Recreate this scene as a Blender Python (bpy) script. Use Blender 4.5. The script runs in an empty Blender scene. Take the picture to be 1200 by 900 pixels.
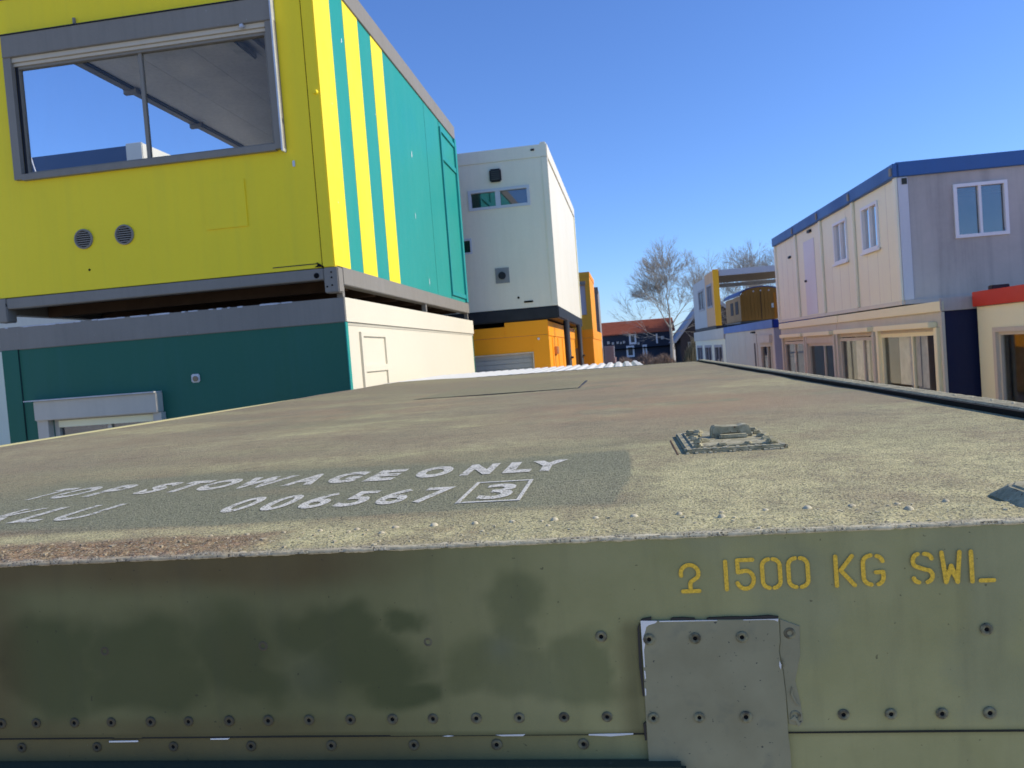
import bpy, bmesh, math, random
import numpy as np
from mathutils import Vector, Matrix, noise as mn
R = math.radians
rnd = random.Random(7)
sc = bpy.context.scene
C = sc.collection

# ------------------------------------------------------------------ camera
CAMH = 2.30
YAW, PITCH, ROLL = R(-8.08), R(-2.02), R(-4.41)
f_ = Vector((math.sin(YAW)*math.cos(PITCH), math.cos(YAW)*math.cos(PITCH), math.sin(PITCH)))
r_ = Vector((math.cos(YAW), -math.sin(YAW), 0)); u_ = r_.cross(f_)
r2 = r_*math.cos(ROLL) + u_*math.sin(ROLL); u2 = r2.cross(f_)
cam = bpy.data.cameras.new('camera'); co = bpy.data.objects.new('camera', cam); C.objects.link(co)
m = Matrix((r2, u2, -f_)).transposed().to_4x4(); m.translation = (0, 0, CAMH)
co.matrix_world = m
cam.sensor_width = 36; cam.lens = 915/1200*36
cam.clip_start = 0.02; cam.clip_end = 5000
cam.dof.use_dof = True; cam.dof.focus_distance = 1.0; cam.dof.aperture_fstop = 20
sc.camera = co

# ------------------------------------------------------------------ light
SUN_AZ, SUN_EL = 3.0, 35.0        # azimuth from +X towards +Y
w = bpy.data.worlds.new('World'); sc.world = w; w.use_nodes = True
nt = w.node_tree; bg = nt.nodes['Background']
sky = nt.nodes.new('ShaderNodeTexSky'); sky.sky_type = 'NISHITA'; sky.sun_disc = False
sky.sun_elevation = R(SUN_EL); sky.sun_rotation = R(90-SUN_AZ)
sky.air_density = 1.0; sky.dust_density = 0.2; sky.ozone_density = 6.0; sky.altitude = 0
tint = nt.nodes.new('ShaderNodeMix'); tint.data_type = 'RGBA'; tint.blend_type = 'MULTIPLY'; tint.inputs[0].default_value = 1; tint.inputs[7].default_value = (.67, .79, 1.05, 1)
nt.links.new(sky.outputs[0], tint.inputs[6]); nt.links.new(tint.outputs[2], bg.inputs[0]); bg.inputs[1].default_value = 0.15
sd = Vector((math.cos(R(SUN_EL))*math.cos(R(SUN_AZ)), math.cos(R(SUN_EL))*math.sin(R(SUN_AZ)), math.sin(R(SUN_EL))))
sl = bpy.data.lights.new('sun', 'SUN'); sl.energy = 3.6; sl.angle = R(0.5); sl.color = (1, .92, .76)
so = bpy.data.objects.new('sun', sl); C.objects.link(so)
so.rotation_euler = (-sd).to_track_quat('-Z', 'Y').to_euler()
sc.view_settings.view_transform = 'Standard'; sc.view_settings.look = 'None'
sc.view_settings.gamma = 1; sc.view_settings.exposure = 0.33

# ------------------------------------------------------------------ materials
def newmat(name):
    m = bpy.data.materials.new(name); m.use_nodes = True
    return m, m.node_tree, m.node_tree.nodes['Principled BSDF']
def N(nt, t, **k):
    n = nt.nodes.new(t)
    for a, b in k.items():
        if a.startswith('i_'):
            key = a[2:]; n.inputs[int(key) if key.isdigit() else key].default_value = b
        else: setattr(n, a, b)
    return n
def coords(nt, scale=(1, 1, 1)):
    g = N(nt, 'ShaderNodeNewGeometry')
    mp = N(nt, 'ShaderNodeMapping'); mp.inputs['Scale'].default_value = scale
    nt.links.new(g.outputs['Position'], mp.inputs[0]); return mp.outputs[0]
def noise(nt, vec, s, d=3, r=.55, lo=.3, hi=.7):
    n = N(nt, 'ShaderNodeTexNoise', i_Scale=s, i_Detail=d, i_Roughness=r); nt.links.new(vec, n.inputs['Vector'])
    mr = N(nt, 'ShaderNodeMapRange'); mr.inputs[1].default_value = lo; mr.inputs[2].default_value = hi
    nt.links.new(n.outputs[0], mr.inputs[0]); return mr.outputs[0]
def mix(nt, fac, a, b, mode='MIX'):
    n = N(nt, 'ShaderNodeMix', data_type='RGBA', blend_type=mode)
    for s, v in ((n.inputs[0], fac), (n.inputs[6], a), (n.inputs[7], b)):
        if isinstance(v, (int, float)): s.default_value = v
        elif isinstance(v, (tuple, list)): s.default_value = (*v[:3], 1)
        else: nt.links.new(v, s)
    return n.outputs[2]
def mth(nt, op, a, b=0):
    n = N(nt, 'ShaderNodeMath', operation=op)
    for s, v in zip(n.inputs, (a, b)):
        if isinstance(v, (int, float)): s.default_value = v
        else: nt.links.new(v, s)
    return n.outputs[0]
def bump(nt, b, h, strength=.3, dist=.01):
    n = N(nt, 'ShaderNodeBump'); n.inputs['Strength'].default_value = strength; n.inputs['Distance'].default_value = dist
    nt.links.new(h, n.inputs['Height']); nt.links.new(n.outputs[0], b.inputs['Normal'])
_m = {}
def paint(name, col, rough=.45, dirt=.25, dcol=None, s=1.0, spots=.0, spotcol=(.6, .6, .58)):
    """painted sheet metal: soft grime, faint vertical run marks, fine orange-peel, optional chips"""
    if name in _m: return _m[name]
    m, nt, b = newmat(name)
    v = coords(nt); vs = coords(nt, (9*s, 9*s, .55*s))
    dc = dcol or tuple(c*.62+.015 for c in col)
    big = noise(nt, v, .9*s, 5, .6, .35, .72); st = noise(nt, vs, 1.1, 4, .6, .45, .8)
    f = mth(nt, 'MULTIPLY', mth(nt, 'ADD', mth(nt, 'MULTIPLY', big, .6), mth(nt, 'MULTIPLY', st, .7)), dirt)
    c = mix(nt, f, col, dc)
    fine = noise(nt, v, 30*s, 4, .6, .3, .7)
    c = mix(nt, mth(nt, 'MULTIPLY', fine, .10), c, tuple(min(1, x*1.25+.02) for x in col))
    if spots:
        sp = noise(nt, v, 14*s, 6, .7, .74-spots, .76-spots); c = mix(nt, sp, c, spotcol)
    nt.links.new(c, b.inputs['Base Color'])
    rr = mth(nt, 'ADD', rough, mth(nt, 'MULTIPLY', big, .18)); nt.links.new(rr, b.inputs['Roughness'])
    wv = noise(nt, v, 1.6, 3, .5, 0, 1)
    bump(nt, b, wv, .35, .03); b.inputs['Specular IOR Level'].default_value = .28
    _m[name] = m; return m
def flat(name, col, rough=.6, metal=0):
    if name in _m: return _m[name]
    m, nt, b = newmat(name); v = coords(nt)
    c = mix(nt, noise(nt, v, 6, 4, .6, .3, .7), tuple(x*.8 for x in col), tuple(min(1, x*1.12) for x in col))
    nt.links.new(c, b.inputs['Base Color']); b.inputs['Roughness'].default_value = rough; b.inputs['Metallic'].default_value = metal; b.inputs['Specular IOR Level'].default_value = .2 if rough > .5 else .5
    _m[name] = m; return m
def glass(name, tint=(.9, .93, .95), dirt=.05, base=.05):
    if name in _m: return _m[name]
    m, nt, b = newmat(name); nt.nodes.remove(b); out = nt.nodes['Material Output']
    lw = N(nt, 'ShaderNodeLayerWeight'); lw.inputs[0].default_value = .5
    p = mth(nt, 'POWER', lw.outputs['Facing'], 4.2)
    fac = mth(nt, 'ADD', mth(nt, 'MULTIPLY', p, .55), base)
    tr = N(nt, 'ShaderNodeBsdfTransparent'); tr.inputs[0].default_value = (*tint, 1)
    gl = N(nt, 'ShaderNodeBsdfGlossy'); gl.inputs['Roughness'].default_value = .02; gl.inputs[0].default_value = (.95, .97, 1, 1)
    df = N(nt, 'ShaderNodeBsdfDiffuse'); df.inputs[0].default_value = (.5, .5, .48, 1)
    v = coords(nt, (1, 1, .4)); d = mth(nt, 'MULTIPLY', noise(nt, v, 5, 5, .65, .35, .8), dirt)
    m0 = N(nt, 'ShaderNodeMixShader'); nt.links.new(d, m0.inputs[0]); nt.links.new(tr.outputs[0], m0.inputs[1]); nt.links.new(df.outputs[0], m0.inputs[2])
    m1 = N(nt, 'ShaderNodeMixShader'); nt.links.new(fac, m1.inputs[0]); nt.links.new(m0.outputs[0], m1.inputs[1]); nt.links.new(gl.outputs[0], m1.inputs[2])
    nt.links.new(m1.outputs[0], out.inputs[0]); _m[name] = m; return m

YEL = paint('yellow paint', (.99, .75, .02), .40, .30, (.66, .56, .05))
TEAL = paint('teal paint', (.016, .29, .235), .36, .35, (.07, .33, .28), 1, .0)
GREYT = paint('blue grey trim paint', (.25, .228, .19), .5, .35, (.14, .13, .11), 2, .05, (.5, .5, .5))
DGREEN = paint('dark green paint', (.018, .125, .075), .5, .4, (.03, .14, .12))
CREAMW = paint('cream white paint', (.70, .64, .49), .5, .22, (.70, .62, .46), 1)
WHITE = paint('off white paint', (.76, .72, .60), .5, .3, (.55, .52, .42))
ORANGE = paint('orange paint', (.97, .36, .010), .45, .1, (.75, .29, .02))
ORANGE_SHADE = paint('shaded orange paint', (.72, .36, .03), .5, .25)  # darker copy of the orange, shade painted into the upper cabin's front
BLUEF = paint('blue fascia paint', (.045, .13, .34), .45, .3, (.06, .12, .22))
BLUEP = paint('pale blue fascia paint', (.10, .20, .50), .5, .35)
GREYW = paint('pale grey panel paint', (.87, .85, .64), .6, .3, (.72, .66, .58))
GREYF = paint('weathered grey panel', (.50, .47, .43), .6, .95, (.27, .26, .25), .4)
MAUVE = paint('grey mauve trim', (.60, .57, .47), .6, .3)
BEIGE = paint('beige cream trim', (.92, .86, .56), .55, .2, (.82, .73, .53))
NAVY = paint('navy paint', (.008, .014, .055), .5, .15, (.015, .02, .05))
RED = paint('red fascia paint', (.62, .045, .02), .45, .2, (.45, .06, .03))
DARKB = flat('black steel beam', (.025, .028, .035), .55)
SHUT = paint('grey shutter slats', (.36, .38, .38), .5, .3)
ALU = flat('aluminium trim', (.62, .63, .65), .35, .3)
WINW = paint('white window frame', (.75, .76, .78), .4, .15)
INT = flat('interior wall lining', (.16, .15, .14), .8)
INTD = flat('dark interior lining', (.10, .09, .085), .8)
CEIL = paint('grey ceiling lining', (.78, .75, .72), .45, .6, (.48, .47, .48), 2)
CURT = flat('cream curtain cloth', (.86, .83, .72), .9)
BRONZE = flat('brown interior board', (.30, .22, .13), .8)
GL = glass('window glass', (.85, .86, .85), .05, .015); GLB = glass('sky reflecting glass', (.35, .4, .45), .02, .6); GLD = glass('grimy window glass', (.55, .6, .64), .14, .16)
GLC = glass('clear sliding glass', (.96, .97, .98), .02, .02)
HOLE = flat('dark hole', (.006, .006, .006), .9)

# ------------------------------------------------------------------ mesh helpers
class Fr:
    """wall frame: u along the wall, n outward, z up"""
    def __init__(s, o, u, n): s.o = Vector(o); s.u = Vector(u); s.n = Vector(n); s.z = Vector((0, 0, 1))
    def __call__(s, u, n, z): return s.o + s.u*u + s.n*n + s.z*z
ID = lambda x, y, z: Vector((x, y, z))
class MB:
    def __init__(s, fr=None): s.v = []; s.f = []; s.fr = fr or ID
    def pts(s, P):
        i = len(s.v); s.v += [tuple(s.fr(*p)) for p in P]; return i
    def box(s, a0, a1, b0, b1, c0, c1):
        i = s.pts([(a0, b0, c0), (a1, b0, c0), (a1, b1, c0), (a0, b1, c0), (a0, b0, c1), (a1, b0, c1), (a1, b1, c1), (a0, b1, c1)])
        s.f += [tuple(i+k for k in q) for q in ((0, 3, 2, 1), (4, 5, 6, 7), (0, 1, 5, 4), (1, 2, 6, 5), (2, 3, 7, 6), (3, 0, 4, 7))]
        return s
    def prism(s, poly, b0, b1, axis='b'):
        n = len(poly)
        P = [(p[0], b, p[1]) if axis == 'b' else ((b, p[0], p[1]) if axis == 'a' else (p[0], p[1], b)) for b in (b0, b1) for p in poly]
        i = s.pts(P); s.f += [tuple(i+k for k in range(n)), tuple(i+n+k for k in reversed(range(n)))]
        s.f += [(i+k, i+(k+1) % n, i+n+(k+1) % n, i+n+k) for k in range(n)]; return s
    def cyl(s, c, d, r0, L, seg=12, r1=None):
        r1 = r0 if r1 is None else r1
        d = Vector(d).normalized(); a = d.orthogonal().normalized(); b = d.cross(a); c = Vector(c)
        P = [tuple(c + d*(L*k) + (a*math.cos(t*math.tau/seg) + b*math.sin(t*math.tau/seg))*(r1 if k else r0)) for k in (0, 1) for t in range(seg)]
        i = s.pts(P); s.f += [tuple(i+k for k in range(seg)), tuple(i+seg+k for k in reversed(range(seg)))]
        s.f += [(i+k, i+(k+1) % seg, i+seg+(k+1) % seg, i+seg+k) for k in range(seg)]; return s
    def wall(s, u0, u1, z0, z1, t0, t1, holes=()):
        us = sorted({u0, u1, *[h[0] for h in holes], *[h[1] for h in holes]}); zs = sorted({z0, z1, *[h[2] for h in holes], *[h[3] for h in holes]})
        for a, b in zip(us, us[1:]):
            run = None
            for c, d in zip(zs, zs[1:]):
                hole = any(h[0] <= a and b <= h[1] and h[2] <= c and d <= h[3] for h in holes)
                if hole:
                    if run: s.box(a, b, t0, t1, *run)
                    run = None
                else: run = (run[0], d) if run else (c, d)
            if run: s.box(a, b, t0, t1, *run)
        return s
    def build(s, name, mat, parent=None, bevel=0, smooth=False, seg=2):
        me = bpy.data.meshes.new(name); me.from_pydata(s.v, [], s.f)
        bm = bmesh.new(); bm.from_mesh(me); bmesh.ops.recalc_face_normals(bm, faces=bm.faces)
        if bevel: bmesh.ops.bevel(bm, geom=bm.edges, offset=bevel, segments=seg, affect='EDGES', clamp_overlap=True)
        bm.to_mesh(me); bm.free()
        if smooth:
            for p in me.polygons: p.use_smooth = True
        me.materials.append(mat)
        o = bpy.data.objects.new(name, me); C.objects.link(o)
        if parent: o.parent = parent
        return o
def tag(o, label=None, cat=None, group=None, kind=None):
    for k, v in (('label', label), ('category', cat), ('group', group), ('kind', kind)):
        if v: o[k] = v
    return o
def thing(name, label, cat, group=None, loc=(0, 0, 0), rz=0):
    o = bpy.data.objects.new(name, None); C.objects.link(o); o.location = loc; o.rotation_euler = (0, 0, rz); o.empty_display_size = .2
    return tag(o, label, cat, group)
def copy_part(o, parent):
    c = o.copy(); C.objects.link(c); c.parent = parent; return c

def window(t, fr, u0, u1, z0, z1, fm, gm, mull=(), fw=.05, out=.03, inn=.06, rev=.0, hm=(), mw=None):
    """frame + one pane per light. out: how proud of the wall, panes set back by rev"""
    mb = MB(fr); mw = mw or fw*.8
    mb.box(u0, u1, -inn, out, z1-fw, z1); mb.box(u0, u1, -inn, out, z0, z0+fw)
    mb.box(u0, u0+fw, -inn, out, z0+fw, z1-fw); mb.box(u1-fw, u1, -inn, out, z0+fw, z1-fw)
    for x in mull: mb.box(x-mw/2, x+mw/2, -inn+.004, out-.012, z0+fw, z1-fw)
    w_ = mb.build('window', fm, t)
    xs = [u0+fw] + [x for x in mull] + [u1-fw]
    for i, (a, b) in enumerate(zip(xs, xs[1:])):
        a2 = a + (mw/2 if i else 0); b2 = b - (mw/2 if i < len(xs)-2 else 0)
        MB(fr).box(a2, b2, -inn+.012-.0-rev, -inn+.02-rev, z0+fw, z1-fw).build('pane', gm, w_)
    return w_

# ------------------------------------------------------------------ ground
m, nt, b = newmat('yard gravel and soil'); v = coords(nt)
c = mix(nt, noise(nt, v, .12, 5, .6, .35, .65), (.56, .49, .37), (.45, .39, .29)); c = mix(nt, noise(nt, v, 9, 5, .7, .3, .7), c, (.60, .53, .40))
nt.links.new(c, b.inputs['Base Color']); b.inputs['Roughness'].default_value = .9
tag(MB().box(-1500, 1500, -300, 2500, -.5, 0).build('ground', m), kind='structure')

# ------------------------------------------------------------------ military shelter
RZ = 2.148; FY = .625; X0, X1, Y1 = -1.86, .592, 6.34
sh = thing('military_shelter', 'olive green riveted metal shelter in the foreground, its stencilled roof filling the lower half', 'shelter container', loc=(0, 0, 0))
def sstep(a, b, x): t = np.clip((x-a)/(b-a), 0, 1); return t*t*(3-2*t)
def npnoise(X, Y, s, seed, oct=4):
    out = np.zeros_like(X); amp = 1; tot = 0; rs = np.random.RandomState(seed)
    for o in range(oct):
        g = rs.rand(257, 257); x = (X*s + 50.3) % 256; y = (Y*s + 71.7) % 256
        xi = x.astype(int); yi = y.astype(int); fx = x-xi; fy = y-yi; fx = fx*fx*(3-2*fx); fy = fy*fy*(3-2*fy)
        out += amp*((g[xi, yi]*(1-fx)+g[(xi+1), yi]*fx)*(1-fy) + (g[xi, yi+1]*(1-fx)+g[xi+1, yi+1]*fx)*fy)
        tot += amp; amp *= .55; s *= 2.03
    return out/tot
def grid_mesh(name, U, V, pos, masks, mat, parent):
    """sheet with named paint-wear masks stored per vertex"""
    nu, nv = len(U), len(V); GU, GV = np.meshgrid(U, V, indexing='ij')
    P = pos(GU, GV).reshape(-1, 3)
    idx = np.arange(nu*nv).reshape(nu, nv)
    F = np.stack([idx[:-1, :-1], idx[1:, :-1], idx[1:, 1:], idx[:-1, 1:]], -1).reshape(-1, 4)
    me = bpy.data.meshes.new(name); me.vertices.add(len(P)); me.vertices.foreach_set('co', P.ravel())
    me.loops.add(F.size); me.loops.foreach_set('vertex_index', F.ravel().astype(np.int32))
    me.polygons.add(len(F)); me.polygons.foreach_set('loop_start', np.arange(0, F.size, 4, dtype=np.int32)); me.polygons.foreach_set('loop_total', np.full(len(F), 4, dtype=np.int32))
    me.update(); me.validate()
    me.polygons.foreach_set('use_smooth', np.ones(len(F), dtype=bool))
    for k, fn in masks.items():
        a = me.attributes.new(k, 'FLOAT', 'POINT'); a.data.foreach_set('value', np.clip(fn(GU, GV), 0, 1).ravel().astype(np.float32))
    me.materials.append(mat); o = bpy.data.objects.new(name, me); C.objects.link(o); o.parent = parent; return o
def att(nt, name): return N(nt, 'ShaderNodeAttribute', attribute_name=name).outputs['Fac']

# roof skin material: non-slip grit paint with lichen, worn and rusty zones
m, nt, b = newmat('gritty roof paint'); v = coords(nt)
base = (.34, .30, .155)
g1 = noise(nt, v, 420, 3, .6, .42, .62); g2 = noise(nt, v, 150, 4, .7, .3, .7); g3 = noise(nt, v, 1100, 2, .5, .35, .65)
c = mix(nt, noise(nt, v, 3.5, 5, .65, .3, .7), (.28, .25, .135), base)
lich = mix(nt, g2, (.58, .53, .24), (.80, .69, .35))
dap = noise(nt, v, 26, 6, .7, .36, .56)
c = mix(nt, mth(nt, 'MULTIPLY', mth(nt, 'MULTIPLY', att(nt, 'lichen'), mth(nt, 'ADD', .45, mth(nt, 'MULTIPLY', dap, .6))), mth(nt, 'ADD', .62, mth(nt, 'MULTIPLY', g1, .55))), c, lich)
c = mix(nt, mth(nt, 'MULTIPLY', att(nt, 'purple'), .75), c, (.30, .24, .145))
mot = noise(nt, v, 7, 8, .72, .44, .66); mot2 = noise(nt, v, 22, 7, .75, .50, .66)
c = mix(nt, mth(nt, 'MULTIPLY', mot, .60), c, (.25, .175, .105)); c = mix(nt, mth(nt, 'MULTIPLY', mot2, .30), c, (.16, .15, .085))
c = mix(nt, mth(nt, 'MULTIPLY', att(nt, 'repaint'), .92), c, mix(nt, g2, (.165, .168, .095), (.265, .26, .155)))
rustc = mix(nt, noise(nt, v, 90, 5, .75, .35, .65), (.13, .065, .03), (.36, .225, .13))
c = mix(nt, mth(nt, 'MULTIPLY', att(nt, 'rust'), mth(nt, 'ADD', .55, mth(nt, 'MULTIPLY', g2, .5))), c, rustc)
c = mix(nt, mth(nt, 'MULTIPLY', att(nt, 'tan'), mth(nt, 'ADD', .3, mth(nt, 'MULTIPLY', g1, .5))), c, (.44, .27, .145))
c = mix(nt, mth(nt, 'MULTIPLY', att(nt, 'edge'), .7), c, mix(nt, g2, (.28, .24, .17), (.46, .42, .33)))
# dark pits between the grit
pit = noise(nt, v, 430, 2, .65, .53, .61)
c = mix(nt, mth(nt, 'MULTIPLY', pit, .80), c, (.065, .06, .042))
c = mix(nt, mth(nt, 'MULTIPLY', noise(nt, v, 560, 1, .5, .60, .70), .55), c, (.62, .59, .44))
nt.links.new(c, b.inputs['Base Color']); b.inputs['Roughness'].default_value = .85; b.inputs['Specular IOR Level'].default_value = .3
h = mth(nt, 'ADD', mth(nt, 'MULTIPLY', g1, 1.0), mth(nt, 'MULTIPLY', g2, 1.4)); bump(nt, b, mth(nt, 'SUBTRACT', h, mth(nt, 'MULTIPLY', pit, 1.6)), .5, .0011)
ROOF = m
def roof_h(X, Y):
    z = np.full_like(X, RZ)
    hem = Y < FY-.0012
    lump = npnoise(X, Y, 60, 3, 3)-.5
    band = sstep(.70, .685, Y)
    z += band*(.0016 + lump*.0030)                       # folded flange strip with thick lumpy paint
    rustz = sstep(.03, -.10, X+.33+.12*(npnoise(X, Y, 9, 8)-.5))*band
    z += rustz*(npnoise(X, Y, 150, 5, 4)-.5)*.0055
    z += (npnoise(X, Y, 2.2, 6, 3)-.5)*.006*sstep(1.3, 2.2, Y)  # slow buckling of the sheet
    z += .012*sstep(3.2, 6.2, Y)*sstep(-.9, -1.8, X)
    z[hem] = RZ-.0010                                     # the sheet turns down over the front edge
    return z
def roof_pos(X, Y): return np.stack([X, Y, roof_h(X, Y)], -1)
def n_(s, seed, lo, hi): return lambda X, Y: sstep(lo, hi, npnoise(X, Y, s, seed))
def m_lichen(X, Y):
    a = sstep(.38, .60, npnoise(X*.7, Y, 3.0, 21)); near = sstep(1.5, .9, Y)*sstep(-.02, .06, X)
    strip = sstep(.775, .74, Y)*(.55+.4*npnoise(X, Y, 12, 4))
    blot = np.exp(-((X+.25)/.28)**2-((Y-1.42)/.13)**2)*1.0 + np.exp(-((X+.9)/.5)**2-((Y-1.75)/.25)**2)*.8 + np.exp(-((X-.38)/.2)**2-((Y-1.75)/.2)**2)*.5 + np.exp(-((X+.62)/.35)**2-((Y-1.28)/.07)**2)*.5
    return np.maximum(np.maximum(a*.55, near*.85), np.maximum(strip, blot))*(1-.55*sstep(2.3, 4, Y))
def m_repaint(X, Y):
    e = .006*(npnoise(X, Y, 40, 31)-.5)
    right = sstep(.005, -.001, X + e*1.2 + .02*sstep(.95, .75, Y)); near = sstep(.757, .775, Y+e + .06*(npnoise(X, Y*0, 4, 6)-.5)); far = sstep(1.19, 1.13, Y + e*3 + .10*(npnoise(X, Y, 5, 32)-.5))
    return right*near*far*sstep(-1.05, -.8, X)*(.72+.5*npnoise(X, Y, 6, 33))
def m_purple(X, Y):
    return sstep(.42, .60, npnoise(X*.5, Y, 3.2, 45))*sstep(1.25, 1.5, Y)*.8 + np.exp(-((X+.7)/.5)**2-((Y-1.38)/.09)**2)*.8 + sstep(2.6, 3.4, Y)*.35 + np.exp(-((X-.4)/.12)**2-((Y-1.35)/.08)**2)*.35
def m_rust(X, Y):
    e = .14*(npnoise(X, Y, 9, 8)-.5)
    band = sstep(.735, .705, Y + .05*(npnoise(X, Y, 14, 9)-.5))*sstep(.03, -.06, X+.34+e)
    sp = sstep(.62, .70, npnoise(X, Y, 30, 10))*sstep(.70, .69, Y)*.5*sstep(.0, -.2, X)
    lp = np.exp(-((X+.72)/.12)**2-((Y-.765)/.02)**2)
    le = sstep(-1.80, -1.835, X)*sstep(2.3, 3.0, Y)*.6
    return np.maximum(np.maximum(band, sp), np.maximum(lp*.7, le))
def m_tan(X, Y):
    return np.exp(-((X-.12)/.34)**2-((Y-2.0)/.36)**2)*1.5*sstep(.40, .52, npnoise(X, Y, 7, 51, 5)+.06) + np.exp(-((X-.05)/.4)**2-((Y-3.3)/.7)**2)*.9*sstep(.42, .55, npnoise(X, Y, 6, 52, 5)) + np.exp(-((X+.9)/.5)**2-((Y-3.0)/1.0)**2)*.7*sstep(.45, .58, npnoise(X, Y, 5, 53, 5)) + np.exp(-((X+.45)/.08)**2-((Y-.96)/.03)**2)*.3
def m_edge(X, Y):
    return sstep(.638, .624, Y + .01*(npnoise(X, Y, 25, 61)-.5)) + sstep(-1.83, -1.85, X)*.8
U = np.concatenate([np.linspace(X0, -.95, 70, endpoint=False), np.linspace(-.95, .45, 420, endpoint=False), np.linspace(.45, X1, 20)])
V = np.concatenate([[FY-.0013], np.linspace(FY-.001, .72, 75, endpoint=False), np.linspace(.72, 1.4, 150, endpoint=False), np.linspace(1.4, Y1, 160)])
grid_mesh('roof_sheet', U, V, roof_pos, dict(lichen=m_lichen, repaint=m_repaint, purple=m_purple, rust=m_rust, tan=m_tan, edge=m_edge), ROOF, sh)
def rh(x, y): return float(roof_h(np.array([[x]]), np.array([[y]]))[0, 0])
# plain version of the same paint for rails and flanges
m, nt, b = newmat('gritty rail paint'); v = coords(nt)
c = mix(nt, noise(nt, v, 25, 5, .7, .35, .65), (.22, .185, .10), (.40, .36, .22)); c = mix(nt, noise(nt, v, 260, 3, .6, .55, .66), c, (.04, .035, .025))
nt.links.new(c, b.inputs['Base Color']); b.inputs['Roughness'].default_value = .85; bump(nt, b, noise(nt, v, 160, 4, .7, 0, 1), .6, .003); RAIL = m
m, nt, b = newmat('pale olive fitting paint'); v = coords(nt)
c = mix(nt, noise(nt, v, 60, 5, .7, .35, .65), (.25, .225, .13), (.50, .45, .29)); c = mix(nt, noise(nt, v, 220, 3, .6, .6, .68), c, (.12, .06, .03))
nt.links.new(c, b.inputs['Base Color']); b.inputs['Roughness'].default_value = .7; bump(nt, b, noise(nt, v, 300, 3, .6, 0, 1), .4, .0008); b.inputs['Specular IOR Level'].default_value = .1; FIT = m

# rolled front lip
mb = MB(); nx = 1100; prof = [(.0, -.0034), (-.0007, -.0029), (-.0013, -.0016), (-.0011, -.0001), (-.0002, .0005), (.0030, .0002), (.0050, -.0020)]
for i in range(nx+1):
    x = X0 + (X1+.06-X0)*i/nx; e = (mn.noise(Vector((x*55, 0, 0))) + .8*mn.noise(Vector((x*190, 3, 0))) + .5*mn.noise(Vector((x*420, 7, 0))))*.0012
    mb.pts([(x, FY + p[0] + e, RZ+.0014 + p[1] + e*.6) for p in prof])
k = len(prof)
mb.f = [(i*k+j, (i+1)*k+j, (i+1)*k+j+1, i*k+j+1) for i in range(nx) for j in range(k-1)]
m, nt, b = newmat('worn lip paint'); v = coords(nt)
gx = N(nt, 'ShaderNodeSeparateXYZ'); nt.links.new(v, gx.inputs[0])
mrx = N(nt, 'ShaderNodeMapRange'); mrx.inputs[1].default_value = -.1; mrx.inputs[2].default_value = -.5; nt.links.new(gx.outputs[0], mrx.inputs[0])
c = mix(nt, noise(nt, v, 70, 5, .7, .35, .65), (.42, .36, .22), (.66, .58, .38)); c = mix(nt, mth(nt, 'MULTIPLY', mrx.outputs[0], .6), c, mix(nt, noise(nt, v, 90, 4, .7, .4, .6), (.16, .09, .05), (.36, .28, .18)))
nt.links.new(c, b.inputs['Base Color']); b.inputs['Roughness'].default_value = .8; bump(nt, b, noise(nt, v, 350, 3, .7, 0, 1), .5, .001)
mb.build('roof_lip', m, sh, smooth=True)
LIP = m

# right-hand rail and left flange
mb = MB(); ny = 300
prof = [(.600, -.004), (.601, .0095), (.606, .0125), (.640, .0125), (.652, .0105), (.656, .002), (.656, -.12)]
k = len(prof)
for i in range(ny+1):
    y = FY + (Y1+.01-FY)*i/ny; e = (rnd.random()-.5)
    mb.pts([(p[0], y, RZ + p[1] + (e*.0012 if p[1] > .005 else 0)) for p in prof])
mb.f = [(i*k+j, (i+1)*k+j, (i+1)*k+j+1, i*k+j+1) for i in range(ny) for j in range(k-1)] + [tuple(range(k)), tuple(ny*k+j for j in reversed(range(k)))]
mb.build('roof_rail', RAIL, sh)
MB().box(.5915, .6005, FY+.004, Y1-.004, RZ-.012, RZ+.0092).build('rail_shade_strip', flat('painted rail shade', (.012, .011, .009), .95), sh)  # black strip put in for the shade on the rail's inner face
MB().box(X0-.004, X0+.012, FY+.002, Y1, RZ-.05, RZ+.004).build('roof_flange', paint('pale flange paint', (.44, .42, .22), .6, .3, (.36, .22, .12), 6), sh)
MB().box(X0-.003, .655, Y1, Y1+.012, RZ-.06, RZ+.0035).build('rear_flange', RAIL, sh)

# front panel
m, nt, b = newmat('olive front paint'); v = coords(nt); vv = coords(nt, (40, 40, 6))
c = mix(nt, noise(nt, v, 14, 5, .6, .3, .7), (.335, .31, .13), (.40, .365, .165))
c = mix(nt, mth(nt, 'MULTIPLY', att(nt, 'blotch'), .85), c, (.050, .076, .026))
c = mix(nt, mth(nt, 'MULTIPLY', att(nt, 'pale'), .55), c, (.24, .245, .16))
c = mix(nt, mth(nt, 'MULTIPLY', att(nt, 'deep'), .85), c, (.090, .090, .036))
c = mix(nt, mth(nt, 'MULTIPLY', att(nt, 'brown'), .6), c, mix(nt, noise(nt, v, 18, 4, .6, .3, .7), (.095, .045, .018), (.13, .078, .034)))
c = mix(nt, mth(nt, 'MULTIPLY', noise(nt, vv, 1, 4, .6, .5, .8), .22), c, (.075, .075, .05))
c = mix(nt, mth(nt, 'MULTIPLY', noise(nt, v, 210, 2, .5, .73, .77), .6), c, (.05, .045, .03))
c = mix(nt, mth(nt, 'MULTIPLY', noise(nt, v, 120, 3, .6, .73, .77), .55), c, (.36, .37, .27))
nt.links.new(c, b.inputs['Base Color']); b.inputs['Roughness'].default_value = .62
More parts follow.
